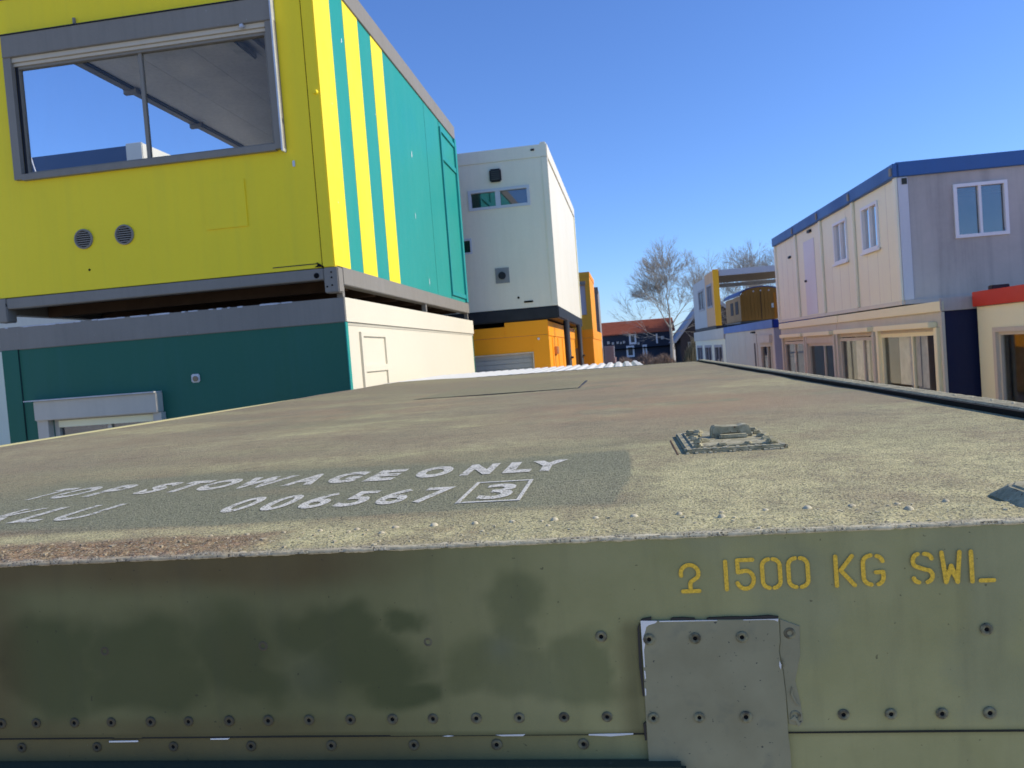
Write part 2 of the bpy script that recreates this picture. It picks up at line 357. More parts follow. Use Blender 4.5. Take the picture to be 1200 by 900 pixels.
bump(nt, b, mth(nt, 'ADD', noise(nt, v, 700, 2, .5, 0, 1), mth(nt, 'MULTIPLY', noise(nt, v, 22, 3, .5, 0, 1), 2.5)), .35, .0006); b.inputs['Specular IOR Level'].default_value = .12; FRONT = m
EL = [(-.53, 2.07, .05, .028), (-.52, 2.045, .045, .03), (-.44, 2.065, .06, .03), (-.44, 2.035, .06, .022), (-.35, 2.055, .045, .04), (-.33, 2.035, .04, .02), (-.27, 2.08, .04, .018), (-.23, 2.05, .05, .028), (-.24, 2.085, .025, .02),
      (-.20, 2.025, .035, .012), (-.19, 2.085, .018, .012), (-.098, 2.098, .026, .022), (-.095, 2.075, .02, .012), (-.11, 2.045, .045, .022), (-.085, 2.03, .05, .016), (-.055, 2.05, .02, .02), (-.14, 2.035, .02, .015)]
def m_blotch(X, Z):
    w_ = .055*(npnoise(X, Z, 16, 71, 3)-.5)+.02*(npnoise(X, Z, 60, 77, 3)-.5); v_ = .06*(npnoise(X, Z, 18, 78, 3)-.5); o = np.zeros_like(X)
    for (a, z, rx, rz) in EL: o = np.maximum(o, sstep(1.45, .66, np.hypot((X-a+w_)/rx, (Z-z+v_*.6)/rz)))
    return o*(.75 + .35*npnoise(X, Z, 12, 72))*np.where(X > -.17, .55, 1)
def m_brown(X, Z):
    top = sstep(2.110, 2.138, Z + .02*(npnoise(X, Z*0, 10, 73)-.5))*sstep(-.12, -.3, X)
    lf = sstep(-.53, -.60, X)*.9; bot = sstep(2.012, 1.996, Z)*sstep(-.1, -.35, X)*.55
    return np.maximum(np.maximum(top, lf), bot) + .25*sstep(-.1, -.45, X)*sstep(.4, .7, npnoise(X, Z, 8, 74)) + .35*sstep(.35, .6, npnoise(X, Z, 24, 79))*np.exp(-((X+.012)/.016)**2)*sstep(2.10, 2.075, Z)
def m_pale(X, Z): return np.exp(-((X+.285)/.02)**2-((Z-2.04)/.02)**2) + sstep(.45, .65, npnoise(X, Z, 14, 75))*sstep(-.25, .1, X)*.45 + .8*np.exp(-((X+.115)/.012)**2-((Z-2.062)/.012)**2)
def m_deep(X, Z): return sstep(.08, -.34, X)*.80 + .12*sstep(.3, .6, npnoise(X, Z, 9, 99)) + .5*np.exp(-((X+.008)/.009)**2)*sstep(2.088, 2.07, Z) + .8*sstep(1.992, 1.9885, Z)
def fpos(Uu, Vv): return np.stack([Uu, FY + (npnoise(Uu, Vv, 7, 76, 2)-.5)*.0012, Vv], -1)
fm_ = dict(blotch=m_blotch, brown=m_brown, pale=m_pale, deep=m_deep)
grid_mesh('front_panel', np.linspace(X0, .6, 560), np.linspace(1.9885, RZ-.001, 70), fpos, fm_, FRONT, sh)
# lap strip below the panel, set back, and its lower edge
def strip_pos(Uu, Vv): return np.stack([Uu, np.full_like(Uu, FY+.0022), Vv], -1)
z0_ = lambda X, Z: np.zeros_like(X)
grid_mesh('lap_strip', np.linspace(X0, .6, 300), np.linspace(1.93, 1.9884, 24), strip_pos, dict(blotch=z0_, brown=lambda X, Z: sstep(.0, -.3, X)*.75, pale=z0_, deep=lambda X, Z: np.maximum(sstep(.15, -.2, X)*.7, sstep(1.9850, 1.9880, Z)*.9)), FRONT, sh)
MB().box(X0, .6, FY-.0002, FY+.0022, 1.9878, 1.9893).build('lap_edge', flat('dark seam', (.03, .028, .02), .8), sh)
m = paint('dark teal bar paint', (.07, .08, .05), .7, .4, (.04, .045, .03), 8, .03, (.28, .3, .28)); m.node_tree.nodes['Principled BSDF'].inputs['Specular IOR Level'].default_value = .05
MB().box(X0, .028, FY-.016, FY+.004, 1.950, 1.9672).build('lower_bar', m, sh, bevel=.004)
# patch plate
m, nt, b = newmat('grey olive patch paint'); v = coords(nt)
c = mix(nt, noise(nt, v, 25, 5, .6, .3, .7), (.235, .212, .115), (.29, .265, .15)); c = mix(nt, noise(nt, v, 300, 2, .5, .7, .75), c, (.05, .05, .04))
c = mix(nt, mth(nt, 'MULTIPLY', noise(nt, coords(nt, (1, 1, 1)), 60, 3, .5, .6, .75), .3), c, (.11, .12, .09))
nt.links.new(c, b.inputs['Base Color']); b.inputs['Roughness'].default_value = .6; bump(nt, b, noise(nt, v, 60, 3, .5, 0, 1), .3, .0008); PATCH = m
mb = MB(); pl = [(.0005, 2.0815), (.107, 2.0800), (.1068, 2.062), (.1055, 2.055), (.1062, 2.046), (.1075, 2.038), (.1085, 2.02), (.1085, 1.986), (.1092, 1.975), (.1092, 1.93), (-.0012, 1.93), (-.0012, 1.985), (-.0006, 2.03)]
mb.prism(pl, FY-.0022, FY+.0015); mb.build('patch_plate', PATCH, sh, bevel=.0004, seg=1)
CHIP = flat('bare aluminium chip', (.72, .70, .64), .5); SEAL = flat('black sealant', (.012, .012, .012), .5)
chips = [[(.0003, 2.0817), (.0003, 2.044), (.0012, 2.044), (.0014, 2.058), (.0025, 2.062), (.0035, 2.066), (.0018, 2.069), (.0035, 2.073), (.0045, 2.0765), (.0065, 2.0780), (.012, 2.0795), (.0135, 2.0812)],
         [(.015, 2.0811), (.060, 2.0806), (.060, 2.0799), (.015, 2.0803)], [(.080, 2.0803), (.1066, 2.0802), (.1060, 2.0780), (.1035, 2.0792), (.098, 2.0797), (.080, 2.0797)],
         [(.0002, 2.041), (.0012, 2.041), (.0014, 2.035), (.0004, 2.034)], [(-.0002, 2.027), (.0009, 2.026), (.0006, 2.021), (-.0003, 2.021)], [(.1052, 2.047), (.1066, 2.044), (.1058, 2.040), (.1048, 2.043)]]
for p in chips: MB().prism(p, FY-.0026, FY-.0021).build('paint_chip', CHIP, sh)
mb = MB()
for p in ([(-.048, 1.9888), (-.012, 1.9893), (-.012, 1.9882), (-.03, 1.9868), (-.048, 1.9878)], [(-.125, 1.9888), (-.10, 1.9892), (-.102, 1.9876), (-.12, 1.9876)], [(-.17, 1.988), (-.165, 1.9887), (-.16, 1.9882), (-.165, 1.9876)],
          [(-.475, 1.9862), (-.447, 1.9864), (-.447, 1.985), (-.475, 1.9848)], [(-.378, 1.9876), (-.36, 1.9878), (-.362, 1.9866), (-.378, 1.9866)]):
    MB().prism(p, FY-.0006, FY-.0001).build('seam_chip', CHIP, sh)
mb = MB()
for p in ([(.0005, 2.0816), (.002, 2.0828), (.009, 2.0840), (.009, 2.0822)], [(.024, 2.0818), (.025, 2.0829), (.034, 2.0831), (.043, 2.0822), (.043, 2.0812)], [(.052, 2.0812), (.053, 2.0822), (.07, 2.0826), (.085, 2.0821), (.1, 2.0828), (.107, 2.0816), (.106, 2.0805)],
          [(-.0026, 2.075), (-.0008, 2.079), (-.0011, 2.05), (-.0009, 2.02), (-.0022, 2.02), (-.0034, 2.045)], [(-.0034, 1.997), (-.0014, 1.999), (-.0014, 1.984), (-.003, 1.984)]):
    mb.prism(p, FY-.0021, FY+.0005)
mb.build('sealant', SEAL, sh)
mb = MB(); mb.prism([(.1078, 2.0795), (.1225, 2.0735), (.1215, 2.05), (.1165, 2.03), (.1195, 2.012), (.1205, 1.997), (.1155, 1.9945), (.1095, 1.9955), (.1088, 2.02), (.1080, 2.038), (.1066, 2.046), (.1060, 2.055), (.1072, 2.062)], FY-.0010, FY+.0012)
mb.build('filler_smear', PATCH, sh, bevel=.0003, seg=1)
for p in ([(.112, 2.020), (.1135, 2.026), (.1142, 2.019), (.118, 2.010), (.1145, 2.014)], [(.1105, 2.000), (.114, 2.003), (.1185, 1.996), (.1165, 1.9935), (.1145, 1.998)], [(.1075, 2.049), (.109, 2.044), (.1083, 2.041)]):
    MB().prism(p, FY-.0022, FY-.0009).build('filler_ridge', PATCH, sh, bevel=.0003, seg=1)
# rivets: dished blind rivet heads with a dark core
m, nt, b = newmat('rivet paint'); v = coords(nt); sx_ = N(nt, 'ShaderNodeSeparateXYZ'); nt.links.new(v, sx_.inputs[0])
mr_ = N(nt, 'ShaderNodeMapRange'); mr_.inputs[1].default_value = .05; mr_.inputs[2].default_value = -.36; nt.links.new(sx_.outputs[0], mr_.inputs[0])
c = mix(nt, mr_.outputs[0], (.27, .25, .14), (.085, .07, .038)); c = mix(nt, noise(nt, v, 120, 4, .6, .4, .65), c, (.09, .075, .045))
nt.links.new(c, b.inputs['Base Color']); b.inputs['Roughness'].default_value = .6; b.inputs['Specular IOR Level'].default_value = .2; RIVM = m
def rivet_mesh(name, r=.0046, h=.0011, hole=True):
    mb = MB(); seg = 16; rings = [(r, 0), (r*.96, h*.55), (r*.8, h), (r*.42, h*.92), (r*.36, h*.3), (r*.30, h*.2)]
    for (q, z) in rings: mb.pts([(q*math.cos(t*math.tau/seg), -z, q*math.sin(t*math.tau/seg)) for t in range(seg)])
    n = len(rings)
    for j in range(n-1): mb.f += [(j*seg+k, j*seg+(k+1) % seg, (j+1)*seg+(k+1) % seg, (j+1)*seg+k) for k in range(seg)]
    c0 = mb.pts([(0, -h*.2, 0)]); mb.f += [((n-1)*seg+k, (n-1)*seg+(k+1) % seg, c0) for k in range(seg)]
    o = mb.build(name, RIVM, sh, smooth=True); o.data.materials.append(HOLE)
    for p in o.data.polygons:
        if len(p.vertices) == 3 or max((Vector(o.data.vertices[i].co).xz.length for i in p.vertices)) < r*.37: p.material_index = 1
    return o
low = [-.58, -.545, -.507, -.471, -.433, -.397, -.359, -.323, -.286, -.249, -.212, -.177, -.14, -.104, -.067, -.032, .005, .041, .077, .1148, .151, .186, .223, .257, .293, .33, .366, .402, .44, .477, .513]
low = [-.58-.0363*i for i in range(34, 0, -1)] + low
stripx = [-.564-.0735*i for i in range(16, 0, -1)] + [-.564, -.489, -.415, -.342, -.269, -.196, -.125, -.053]
upper = [(-.471, 2.067, 0), (-.322, 2.068, 0), (-.176, 2.068, 0), (-.032, 2.069, 1), (.006, 2.0665, 1), (.042, 2.0665, 1), (.078, 2.0665, 1), (.1145, 2.068, 1), (.258, 2.067, 1), (.403, 2.067, 1), (.548, 2.067, 1)]
rv = rivet_mesh('rivet'); first = True
pos = [(x, 2.003 + (-.0004 if x > 0 else 0), 1) for x in low] + [(x, 1.9795, 2) for x in stripx] + [(x, z, f) for x, z, f in upper]
for (x, z, f) in pos:
    o = rv if first else copy_part(rv, sh); first = False
    on_patch = 0 < x < .107
    y = FY - (.0022 if on_patch else 0) + (.0022 if f == 2 else 0) + (.0008 if f == 0 else -.0004)
    o.location = (x, y, z); o.rotation_euler = (0, rnd.random()*6, 0); s = .95 + rnd.random()*.12; o.scale = (s, 1, s)
# roof rivets (solid button heads)
mb = MB(); seg = 12
for (q, z) in ((.0042, -.0006), (.0038, .0004), (.0028, .0013), (.0014, .0018)): mb.pts([(q*math.cos(t*math.tau/seg), q*math.sin(t*math.tau/seg), z) for t in range(seg)])
for j in range(3): mb.f += [(j*seg+k, j*seg+(k+1) % seg, (j+1)*seg+(k+1) % seg, (j+1)*seg+k) for k in range(seg)]
mb.f += [tuple(3*seg+k for k in range(seg))]
rr_ = mb.build('roof_rivet', LIP, sh, smooth=True)
pr = [(.003+.0372*i + (rnd.random()-.5)*.003, .706, 1) for i in range(-50, 8)] + [(.075, .677, 1), (.225, .677, 1), (-.074, .677, .8), (-.225, .677, .8)] + [(.628, .70+.075*i, .9) for i in range(0, 74)]
first = True
for (x, y, s) in pr:
    o = rr_ if first else copy_part(rr_, sh); first = False
    z = RZ+.0125 if x > .6 else rh(x, y)
    o.location = (x, y, z); s *= .6 + rnd.random()*.45; s *= .6 if x < -.33 else 1; o.scale = (s, s, s*(.8+rnd.random()*.8)); o.rotation_euler = ((rnd.random()-.5)*.4, (rnd.random()-.5)*.4, rnd.random()*6)
# small debris chips and loose flakes on the near flange
mb = MB()
for i in range(150):
    x = rnd.uniform(-.95, .5); y = rnd.uniform(.632, .705); z = rh(x, y); a = rnd.random()*6; q = rnd.uniform(.0008, .0028)*(1.3 if x < -.3 else .8)
    p = [(x+q*math.cos(a+k)*rnd.uniform(.6, 1.2), y+q*math.sin(a+k)*rnd.uniform(.6, 1.2)) for k in (0, 1.3, 2.6, 4.0, 5.2)]
    mb.prism(p, z-.0005, z+rnd.uniform(.0004, .0016), axis='c')
tag(mb.build('paint_flake', LIP, sh), kind='stuff')
# hatch
HX0, HX1, HY0, HY1 = -.87, -.19, 3.23, 4.0
zz = rh(-.5, 3.3)
mb = MB(); mb.box(HX0, HX1, HY0, HY1, zz-.01, zz+.0035); mb.build('roof_hatch', ROOF, sh, bevel=.0012)
mb = MB(); mb.box(HX0-.01, HX1+.01, HY0-.014, HY0-.002, zz-.01, zz+.0022); mb.box(HX1+.002, HX1+.012, HY0, HY1, zz-.01, zz+.002); mb.build('hatch_seal', DARKB, sh)
# corner bracket on the right
mb = MB(); z = RZ
bot = [(.303, .640), (.303, .722), (.318, .736), (.46, .736), (.46, .640)]; top = [(.318, .640), (.318, .708), (.326, .722), (.455, .722), (.455, .640)]
i = mb.pts([(x, y, z) for x, y in bot] + [(x, y, z+.0115) for x, y in top]); mb.f = [tuple(range(5)), tuple(range(9, 4, -1))] + [(k, (k+1) % 5, 5+(k+1) % 5, 5+k) for k in range(5)]
br = mb.build('corner_bracket', FIT, sh, bevel=.0025)
for (x, y) in ((.336, .700), (.336, .66), (.39, .706)):
    o = copy_part(rr_, sh); o.location = (x, y, RZ+.0115); o.scale = (.8, .8, .7)
# lifting fitting
FX0, FX1, FY0, FY1 = .079, .214, 1.088, 1.30
lf = MB().box(FX0, FX1, FY0, FY1, RZ-.002, RZ+.0055).build('lifting_fitting', FIT, sh, bevel=.0018)
mb = MB(); mb.box(FX0+.010, FX1-.010, FY0+.014, FY1-.014, RZ+.0052, RZ+.0078); mb.build('upper_plate', FIT, lf, bevel=.001)
mb = MB()
hx0, hx1, hy = .1265, .1795, 1.185
zb, zt_ = RZ+.007, RZ+.0255
mb.prism([(hx0-.002, zb), (hx0-.001, zt_-.005), (hx0+.003, zt_), (hx0+.012, zt_-.0005), (hx0+.014, zt_-.0018), (hx1-.014, zt_-.0018), (hx1-.011, zt_), (hx1-.002, zt_), (hx1+.001, zt_-.005), (hx1+.004, zb),
          (hx1-.012, zb), (hx1-.013, zt_-.0115), (hx0+.014, zt_-.0115), (hx0+.012, zb)], hy, hy+.030)
mb.build('lifting_handle', FIT, lf, bevel=.0014, seg=2)
MB().box(hx0+.0075, hx1-.0045, hy-.016, hy-.001, RZ+.007, RZ+.0135).build('handle_base', FIT, lf, bevel=.002, seg=2)
MB().box(hx0+.012, hx1-.012, hy+.004, hy+.026, RZ+.0125, RZ+.0166).build('handle_slot', HOLE, lf)
mb = MB()
first = None
for (x, y, s) in [(FX0+.018, 1.105, 1), (FX0+.020, 1.135, 1.1), (FX0+.018, 1.168, 1), (FX0+.020, 1.20, 1.2), (FX0+.018, 1.235, 1), (FX0+.022, 1.272, 1.1), (.108, 1.15, 1.3), (.106, 1.22, 1.2), (.112, 1.262, 1.1), (.15, 1.27, 1), (FX1-.018, 1.105, 1), (FX1-.02, 1.14, 1.1), (FX1-.018, 1.175, 1.2),
                  (FX1-.02, 1.212, 1), (FX1-.02, 1.25, 1.1), (FX1-.03, 1.275, 1), (.13, 1.108, .9), (.165, 1.108, .9)]:
    if first is None:
        first = MB().box(-.0055, .0055, -.006, .006, 0, .0055).build('bolt_head', FIT, lf, bevel=.0016); o = first
    else: o = copy_part(first, lf)
    o.location = (x, y, RZ+.0065); o.rotation_euler = ((rnd.random()-.5)*.3, (rnd.random()-.5)*.3, rnd.random()*3); o.scale = (s*rnd.uniform(.8, 1.15),)*2 + (s*rnd.uniform(.7, 1.3),)
mb = MB()
for i in range(90):
    x = rnd.uniform(FX0, FX1); y = rnd.choice([FY0-.002, FY0+.004, FY0+.011]); z = RZ+.0045 if y > FY0 else RZ; q = rnd.uniform(.0008, .0022)
    mb.box(x-q, x+q, y-q, y+q, z-.002, z+q*1.1)
tag(mb.build('sealant_crumb', LIP, lf), kind='stuff')
MB().box(.0665, .0685, 1.085, 1.25, RZ-.0005, RZ+.0006).build('scribe_line', flat('rust line', (.12, .07, .04), .9), sh)
# fallen leaf scraps
# body below
SIDE = paint('olive side paint', (.15, .16, .10), .65, .4)
mb = MB(); mb.box(X0, .656, FY+.006, FY+.05, .12, 2.13); mb.box(X0, X0+.05, FY+.05, Y1, .12, RZ-.051); mb.box(.606, .656, FY+.05, Y1, .12, RZ-.12); mb.box(X0+.05, .606, Y1-.05, Y1, .12, 2.08); mb.build('shelter_body', SIDE, sh)
mb = MB(); mb.box(X0, X0+.16, FY+.06, Y1-.06, 0, .12); mb.box(.49, .65, FY+.06, Y1-.06, 0, .12); mb.build('skid', DARKB, sh)

# lettering -------------------------------------------------------
def worn_paint(name, col, thr=.60, s=55, speck=.75):
    m, nt, b = newmat(name); v = coords(nt); out = nt.nodes['Material Output']
    c = mix(nt, noise(nt, v, 500, 3, .6, .35, .65), tuple(x*.66 for x in col), col); nt.links.new(c, b.inputs['Base Color']); b.inputs['Roughness'].default_value = .75
    n1 = noise(nt, v, s, 6, .85, thr-.03, thr+.04); n2 = noise(nt, v, 420, 2, .6, .54, .62); f = mth(nt, 'MAXIMUM', n1, mth(nt, 'MULTIPLY', n2, speck))
    tr = N(nt, 'ShaderNodeBsdfTransparent'); mx = N(nt, 'ShaderNodeMixShader'); nt.links.new(f, mx.inputs[0]); nt.links.new(b.outputs[0], mx.inputs[1]); nt.links.new(tr.outputs[0], mx.inputs[2]); nt.links.new(mx.outputs[0], out.inputs[0])
    return m
WP = worn_paint('worn white marking paint', (.76, .72, .60), .56); WP2 = worn_paint('badly worn white marking paint', (.72, .69, .58), .55, 60)
WP3 = worn_paint('worn white number paint', (.76, .72, .60), .585)
def glyph(ch, x0, x1, y0, y1, z, bold=.012, shear=0.0):
    cu = bpy.data.curves.new('g', 'FONT'); cu.body = ch; cu.offset = bold; cu.resolution_u = 6; cu.fill_mode = 'FRONT'
    ob = bpy.data.objects.new('g', cu); me = bpy.data.meshes.new_from_object(ob)
    P = np.array([v.co[:] for v in me.vertices]); F = [tuple(p.vertices) for p in me.polygons]
    bpy.data.objects.remove(ob); bpy.data.curves.remove(cu); bpy.data.meshes.remove(me)
    lo = P.min(0); hi = P.max(0); q = (P-lo)/np.maximum(hi-lo, 1e-6)
    return [(x0+(x1-x0)*a + shear*(bb-.5), y0+(y1-y0)*bb, z) for a, bb, _ in q], F
def letters(name, spec, mat, y0, y1, bold):
    mb = MB()
    for (ch, a, b_) in spec:
        if ch in 'I': pass
        P, F = glyph(ch, a, b_, y0, y1, RZ+.0009, bold); i = len(mb.v); mb.v += P; mb.f += [tuple(i+k for k in f) for f in F]
    me = bpy.data.meshes.new(name); me.from_pydata(mb.v, [], mb.f); me.materials.append(mat); o = bpy.data.objects.new(name, me); C.objects.link(o); o.parent = sh; return o
letters('roof_lettering', [('T', -.868, -.838), ('O', -.832, -.787), ('P', -.768, -.733)], WP2, 1.0, 1.097, .045)['label'] = 'badly worn white word TOP'
letters('roof_lettering', [('S', -.694, -.660), ('T', -.650, -.612), ('O', -.606, -.558), ('W', -.552, -.482), ('A', -.470, -.425), ('G', -.413, -.369), ('E', -.354, -.314)], WP, .998, 1.095, .055)['label'] = 'worn white word STOWAGE'
letters('roof_lettering', [('O', -.290, -.242), ('N', -.222, -.181), ('L', -.165, -.128), ('Y', -.134, -.084)], WP3, 1.002, 1.10, .058)['label'] = 'white word ONLY'
letters('roof_lettering', [('K', -.790, -.748), ('L', -.735, -.697), ('U', -.686, -.642), ('U', -.63, -.588)][:3], WP2, .826, .922, .018)['label'] = 'worn white letters KLU'
letters('roof_number', [('0', -.472, -.440), ('0', -.424, -.391), ('6', -.377, -.344), ('5', -.331, -.298), ('6', -.286, -.252), ('7', -.241, -.207), ('3', -.167, -.130)], WP3, .823, .918, .024)['label'] = 'white number 006567 3'
mb = MB(); z_ = RZ+.0006
for (a, b_, c_, d_) in ((-.186, -.116, .808, .8145), (-.186, -.116, .934, .9405), (-.186, -.1815, .8145, .934), (-.1205, -.116, .8145, .934)): mb.box(a, b_, c_, d_, z_, z_+.0003)
mb.build('number_box', WP3, sh)
# SWL stencil
YP = worn_paint('yellow stencil paint', (1.0, .60, .045), .80, 90, .12)
NS = [0]
def stroke(mb, pts, w=.0032):
    for (ax, az), (bx, bz) in zip(pts, pts[1:]):
        d = Vector((bx-ax, bz-az)); n = Vector((-d.y, d.x)).normalized()*w/2; NS[0] += 1; yy = FY-.0007-NS[0]*2e-6
        i = mb.pts([(ax+n.x, yy, az+n.y), (bx+n.x, yy, bz+n.y), (bx-n.x, yy, bz-n.y), (ax-n.x, yy, az-n.y)]); mb.f.append((i, i+1, i+2, i+3))
    for (ax, az) in pts:
        NS[0] += 1; yy = FY-.0007-NS[0]*2e-6
        i = mb.pts([(ax+w/2*math.cos(t), yy, az+w/2*math.sin(t)) for t in [k*math.tau/12 for k in range(12)]]); mb.f.append(tuple(range(i, i+12)))
def SX(zx): return .034 + (zx/3 + 780 - 798)*.000630
def SZ(zx, zy):   # 0 at glyph foot, 1 at top, with the slight slope of the row
    return zy
def arc(cx, cz, rx, rz, a0, a1, n=9): return [(cx+rx*math.cos(R(a0+(a1-a0)*i/n)), cz+rz*math.sin(R(a0+(a1-a0)*i/n))) for i in range(n+1)]
mb = MB(); B, T = 2.1042, 2.1270
def gl(x0, x1, strokes, b=B, t=T):
    a, c_ = SX(x0)+.0013, SX(x1)-.0013
    for s in strokes: stroke(mb, [(a+(c_-a)*p[0], b+(t-b)*p[1]) for p in s])
zero = [arc(.42, .76, .42, .24, 97, 180, 5)+arc(.42, .24, .42, .24, 180, 262, 5), arc(.58, .76, .42, .24, 83, 0, 5)+arc(.58, .24, .42, .24, 0, -82, 5)]
gl(50, 128, [arc(.5, .68, .5, .32, 195, -30, 12)+[(.55, .36), (.5, .26)], [(.5, .30), (.5, .06)], [(.06, 0), (.98, 0)]], B-.0005, B+.0205)
gl(213, 231, [[(.5, .97), (.5, 0)]])
gl(258, 330, [[(.95, 1), (.03, 1), (.03, .58), (.3, .60)], [(.28, .62)]+arc(.45, .32, .52, .32, 70, -160, 12)])
gl(348, 424, zero); gl(442, 523, zero)
gl(608, 687, [[(.03, 1), (.03, 0)], [(.9, 1), (.28, .52), (.97, 0)]])
gl(705, 788, [[(.40, 1)]+arc(.42, .74, .42, .26, 120, 180, 4)+arc(.42, .26, .42, .26, 180, 262, 5), arc(.6, .72, .38, .26, 75, 15, 5), [(.62, .42), (.97, .42)]+arc(.62, .26, .36, .26, 0, -75, 5)])
gl(876, 956, [arc(.3, .75, .28, .23, 95, 180, 4)+arc(.3, .72, .28, .18, 180, 240, 3)+[(.62, .45)]+arc(.62, .24, .36, .22, 60, -75, 6), arc(.64, .76, .34, .22, 95, 15, 5), arc(.36, .2, .34, .18, 190, 255, 4)])
gl(974, 1051, [[(.03, 1), (.2, 0), (.5, .55), (.8, 0), (.97, 1)], [(.2, .05), (.5, .45), (.8, .05)]])
gl(1072, 1159, [[(.04, 1), (.04, .0)], [(.42, .02), (1, .02)]])
o = mb.build('stencil_lettering', YP, sh); o['label'] = 'yellow stencilled words 2 1500 KG SWL'

# ------------------------------------------------------------------ cabins
def frames(x0, x1, y0, y1):
    return dict(front=Fr((0, y0, 0), (1, 0, 0), (0, -1, 0)), back=Fr((0, y1, 0), (1, 0, 0), (0, 1, 0)),
                left=Fr((x0, 0, 0), (0, 1, 0), (-1, 0, 0)), right=Fr((x1, 0, 0), (0, 1, 0), (1, 0, 0)))
def shell(t, x0, x1, y0, y1, z0, z1, mats, holes={}, top=None, floor=True, topm=None, inner=None, skip=(), th=.07, groove=None):
    """outer walls, floor and roof of a box cabin; side walls butt between front and back walls"""
    fr = frames(x0, x1, y0, y1)
    for s in ('front', 'back', 'left', 'right'):
        if s in skip: continue
        u0, u1 = (x0, x1) if s in ('front', 'back') else (y0+th, y1-th)
        MB(fr[s]).wall(u0, u1, z0, z1, -th, 0, holes.get(s, ())).build('wall', mats.get(s, mats['front']), t)
        if inner: MB(fr[s]).wall(u0+.075, u1-.075, z0+.1, z1-.1, -th-.02, -th-.002, holes.get(s, ())).build('lining', inner, t)
    MB().box(x0+.002, x1-.002, y0+.002, y1-.002, z1, z1+.05).build('roof', topm or GREYT, t)
    if floor: MB().box(x0+th+.02, x1-th-.02, y0+th+.02, y1-th-.02, z0+.02, z0+.1).build('floor', INTD, t)
    return fr

# A lower: dark green front, cream side --------------------------------
AX0, AX1, AY0, AY1 = -5.55, -2.30, 6.40, 12.22
t = thing('site_cabin', 'dark green and cream site cabin with grey top band, directly beneath the yellow cabin', 'cabin')
hf = (-5.10, -4.08, 1.05, 2.065)
fr = shell(t, AX0, AX1, AY0, AY1, .1, 2.70, dict(front=DGREEN, right=CREAMW, back=DGREEN, left=DGREEN), dict(front=[hf]), inner=INTD)
for s, mt in (('front', GREYT), ('right', CREAMW)):
    u0, u1 = (AX0-.012, AX1+.012) if s == 'front' else (AY0+.002, AY1)
    MB(fr[s]).box(u0, u1, .0, .012 if s == 'front' else .018, 2.705, 2.91).build('fascia', mt, t)
MB().box(AX0, AX1, AY0, AY1, 2.76, 2.90).build('roof_edge', GREYT, t)
MB(fr['right']).box(AY0-.010, AY0+.045, .001, .010, .1, 2.703).build('corner_post', TEAL, t)
MB(fr['front']).box(AX0, AX0+.16, .001, .012, .1, 2.703).build('corner_post', DGREEN, t)
MB(fr['front']).box(AX0+.158, AX0+.166, .001, .004, .1, 2.703).build('seam', DARKB, t)
# ragged sealant along the top edge
mb = MB()
for i in range(42):
    x = rnd.uniform(AX0, AX1-.5); q = rnd.uniform(.02, .14); mb.box(x, x+q, AY0-.0135-rnd.random()*.001, AY0+.02, 2.905-rnd.random()*.006, 2.911+rnd.random()*.004)
tag(mb.build('flaking_sealant', flat('pale flaking sealant', (.55, .56, .58), .8), t), kind='stuff')
# door panels on the sunny side
mb = MB(fr['right'])
fw = .045
for (a, b_, c_, d_) in ((6.78, 7.46, 2.32, 2.58), (6.78, 7.46, .5, 2.24)):
    pass
mb.box(6.74, 7.56, 0, .022, 2.585, 2.625); mb.box(6.74, 6.80, 0, .022, .4, 2.585); mb.box(7.46, 7.56, 0, .022, .4, 2.585); mb.box(6.80, 7.46, 0, .022, 2.262, 2.322); mb.build('panel_moulding', CREAMW, t)
mb = MB(fr['right']); mb.box(6.80, 7.46, .0005, .004, 2.322, 2.585); mb.box(6.80, 7.46, .0005, .004, .4, 2.262); mb.build('blind_panel', CREAMW, t)
mb = MB(fr['right'])
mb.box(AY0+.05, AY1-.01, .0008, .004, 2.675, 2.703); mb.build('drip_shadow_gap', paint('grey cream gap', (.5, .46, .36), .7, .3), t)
# window with shutter box
MB(fr['front']).box(-5.215, -4.025, 0, .10, 2.05, 2.225).build('shutter_box', paint('mauve grey box', (.58, .52, .41), .55, .3), t, bevel=.006)
MB(fr['front']).box(-5.29, -4.03, 0, .125, 2.226, 2.236).build('box_cover', flat('weathered white cover', (.6, .58, .55), .7), t)
MB(fr['front']).box(-5.215, -5.11, 0, .07, .9, 2.049).build('guide_rail', paint('mauve grey box', (.58, .52, .41), .55, .3), t)
MB(fr['front']).box(-4.09, -4.012, 0, .07, .9, 2.049).build('guide_rail', paint('mauve grey box', (.58, .52, .41), .55, .3), t)
window(t, fr['front'], -5.10, -4.08, 1.05, 2.049, paint('mauve grey box', (.58, .52, .41), .55, .3), GLD, mull=(-4.57,), fw=.045, out=.0, inn=.05)
MB(fr['front']).box(-5.05, -4.13, -.03, .012, 1.975, 2.035).build('shutter_end', BEIGE, t)
# wall vent
m_ = MB(fr['front']); m_.box(-3.735, -3.655, 0, .018, 2.285, 2.36); m_.build('pipe_cover', flat('white plastic', (.7, .68, .64), .5), t, bevel=.012)
MB().cyl((-3.69, AY0-.017, 2.318), (0, -1, 0), .024, .012, 14).build('pipe_end', BRONZE, t)

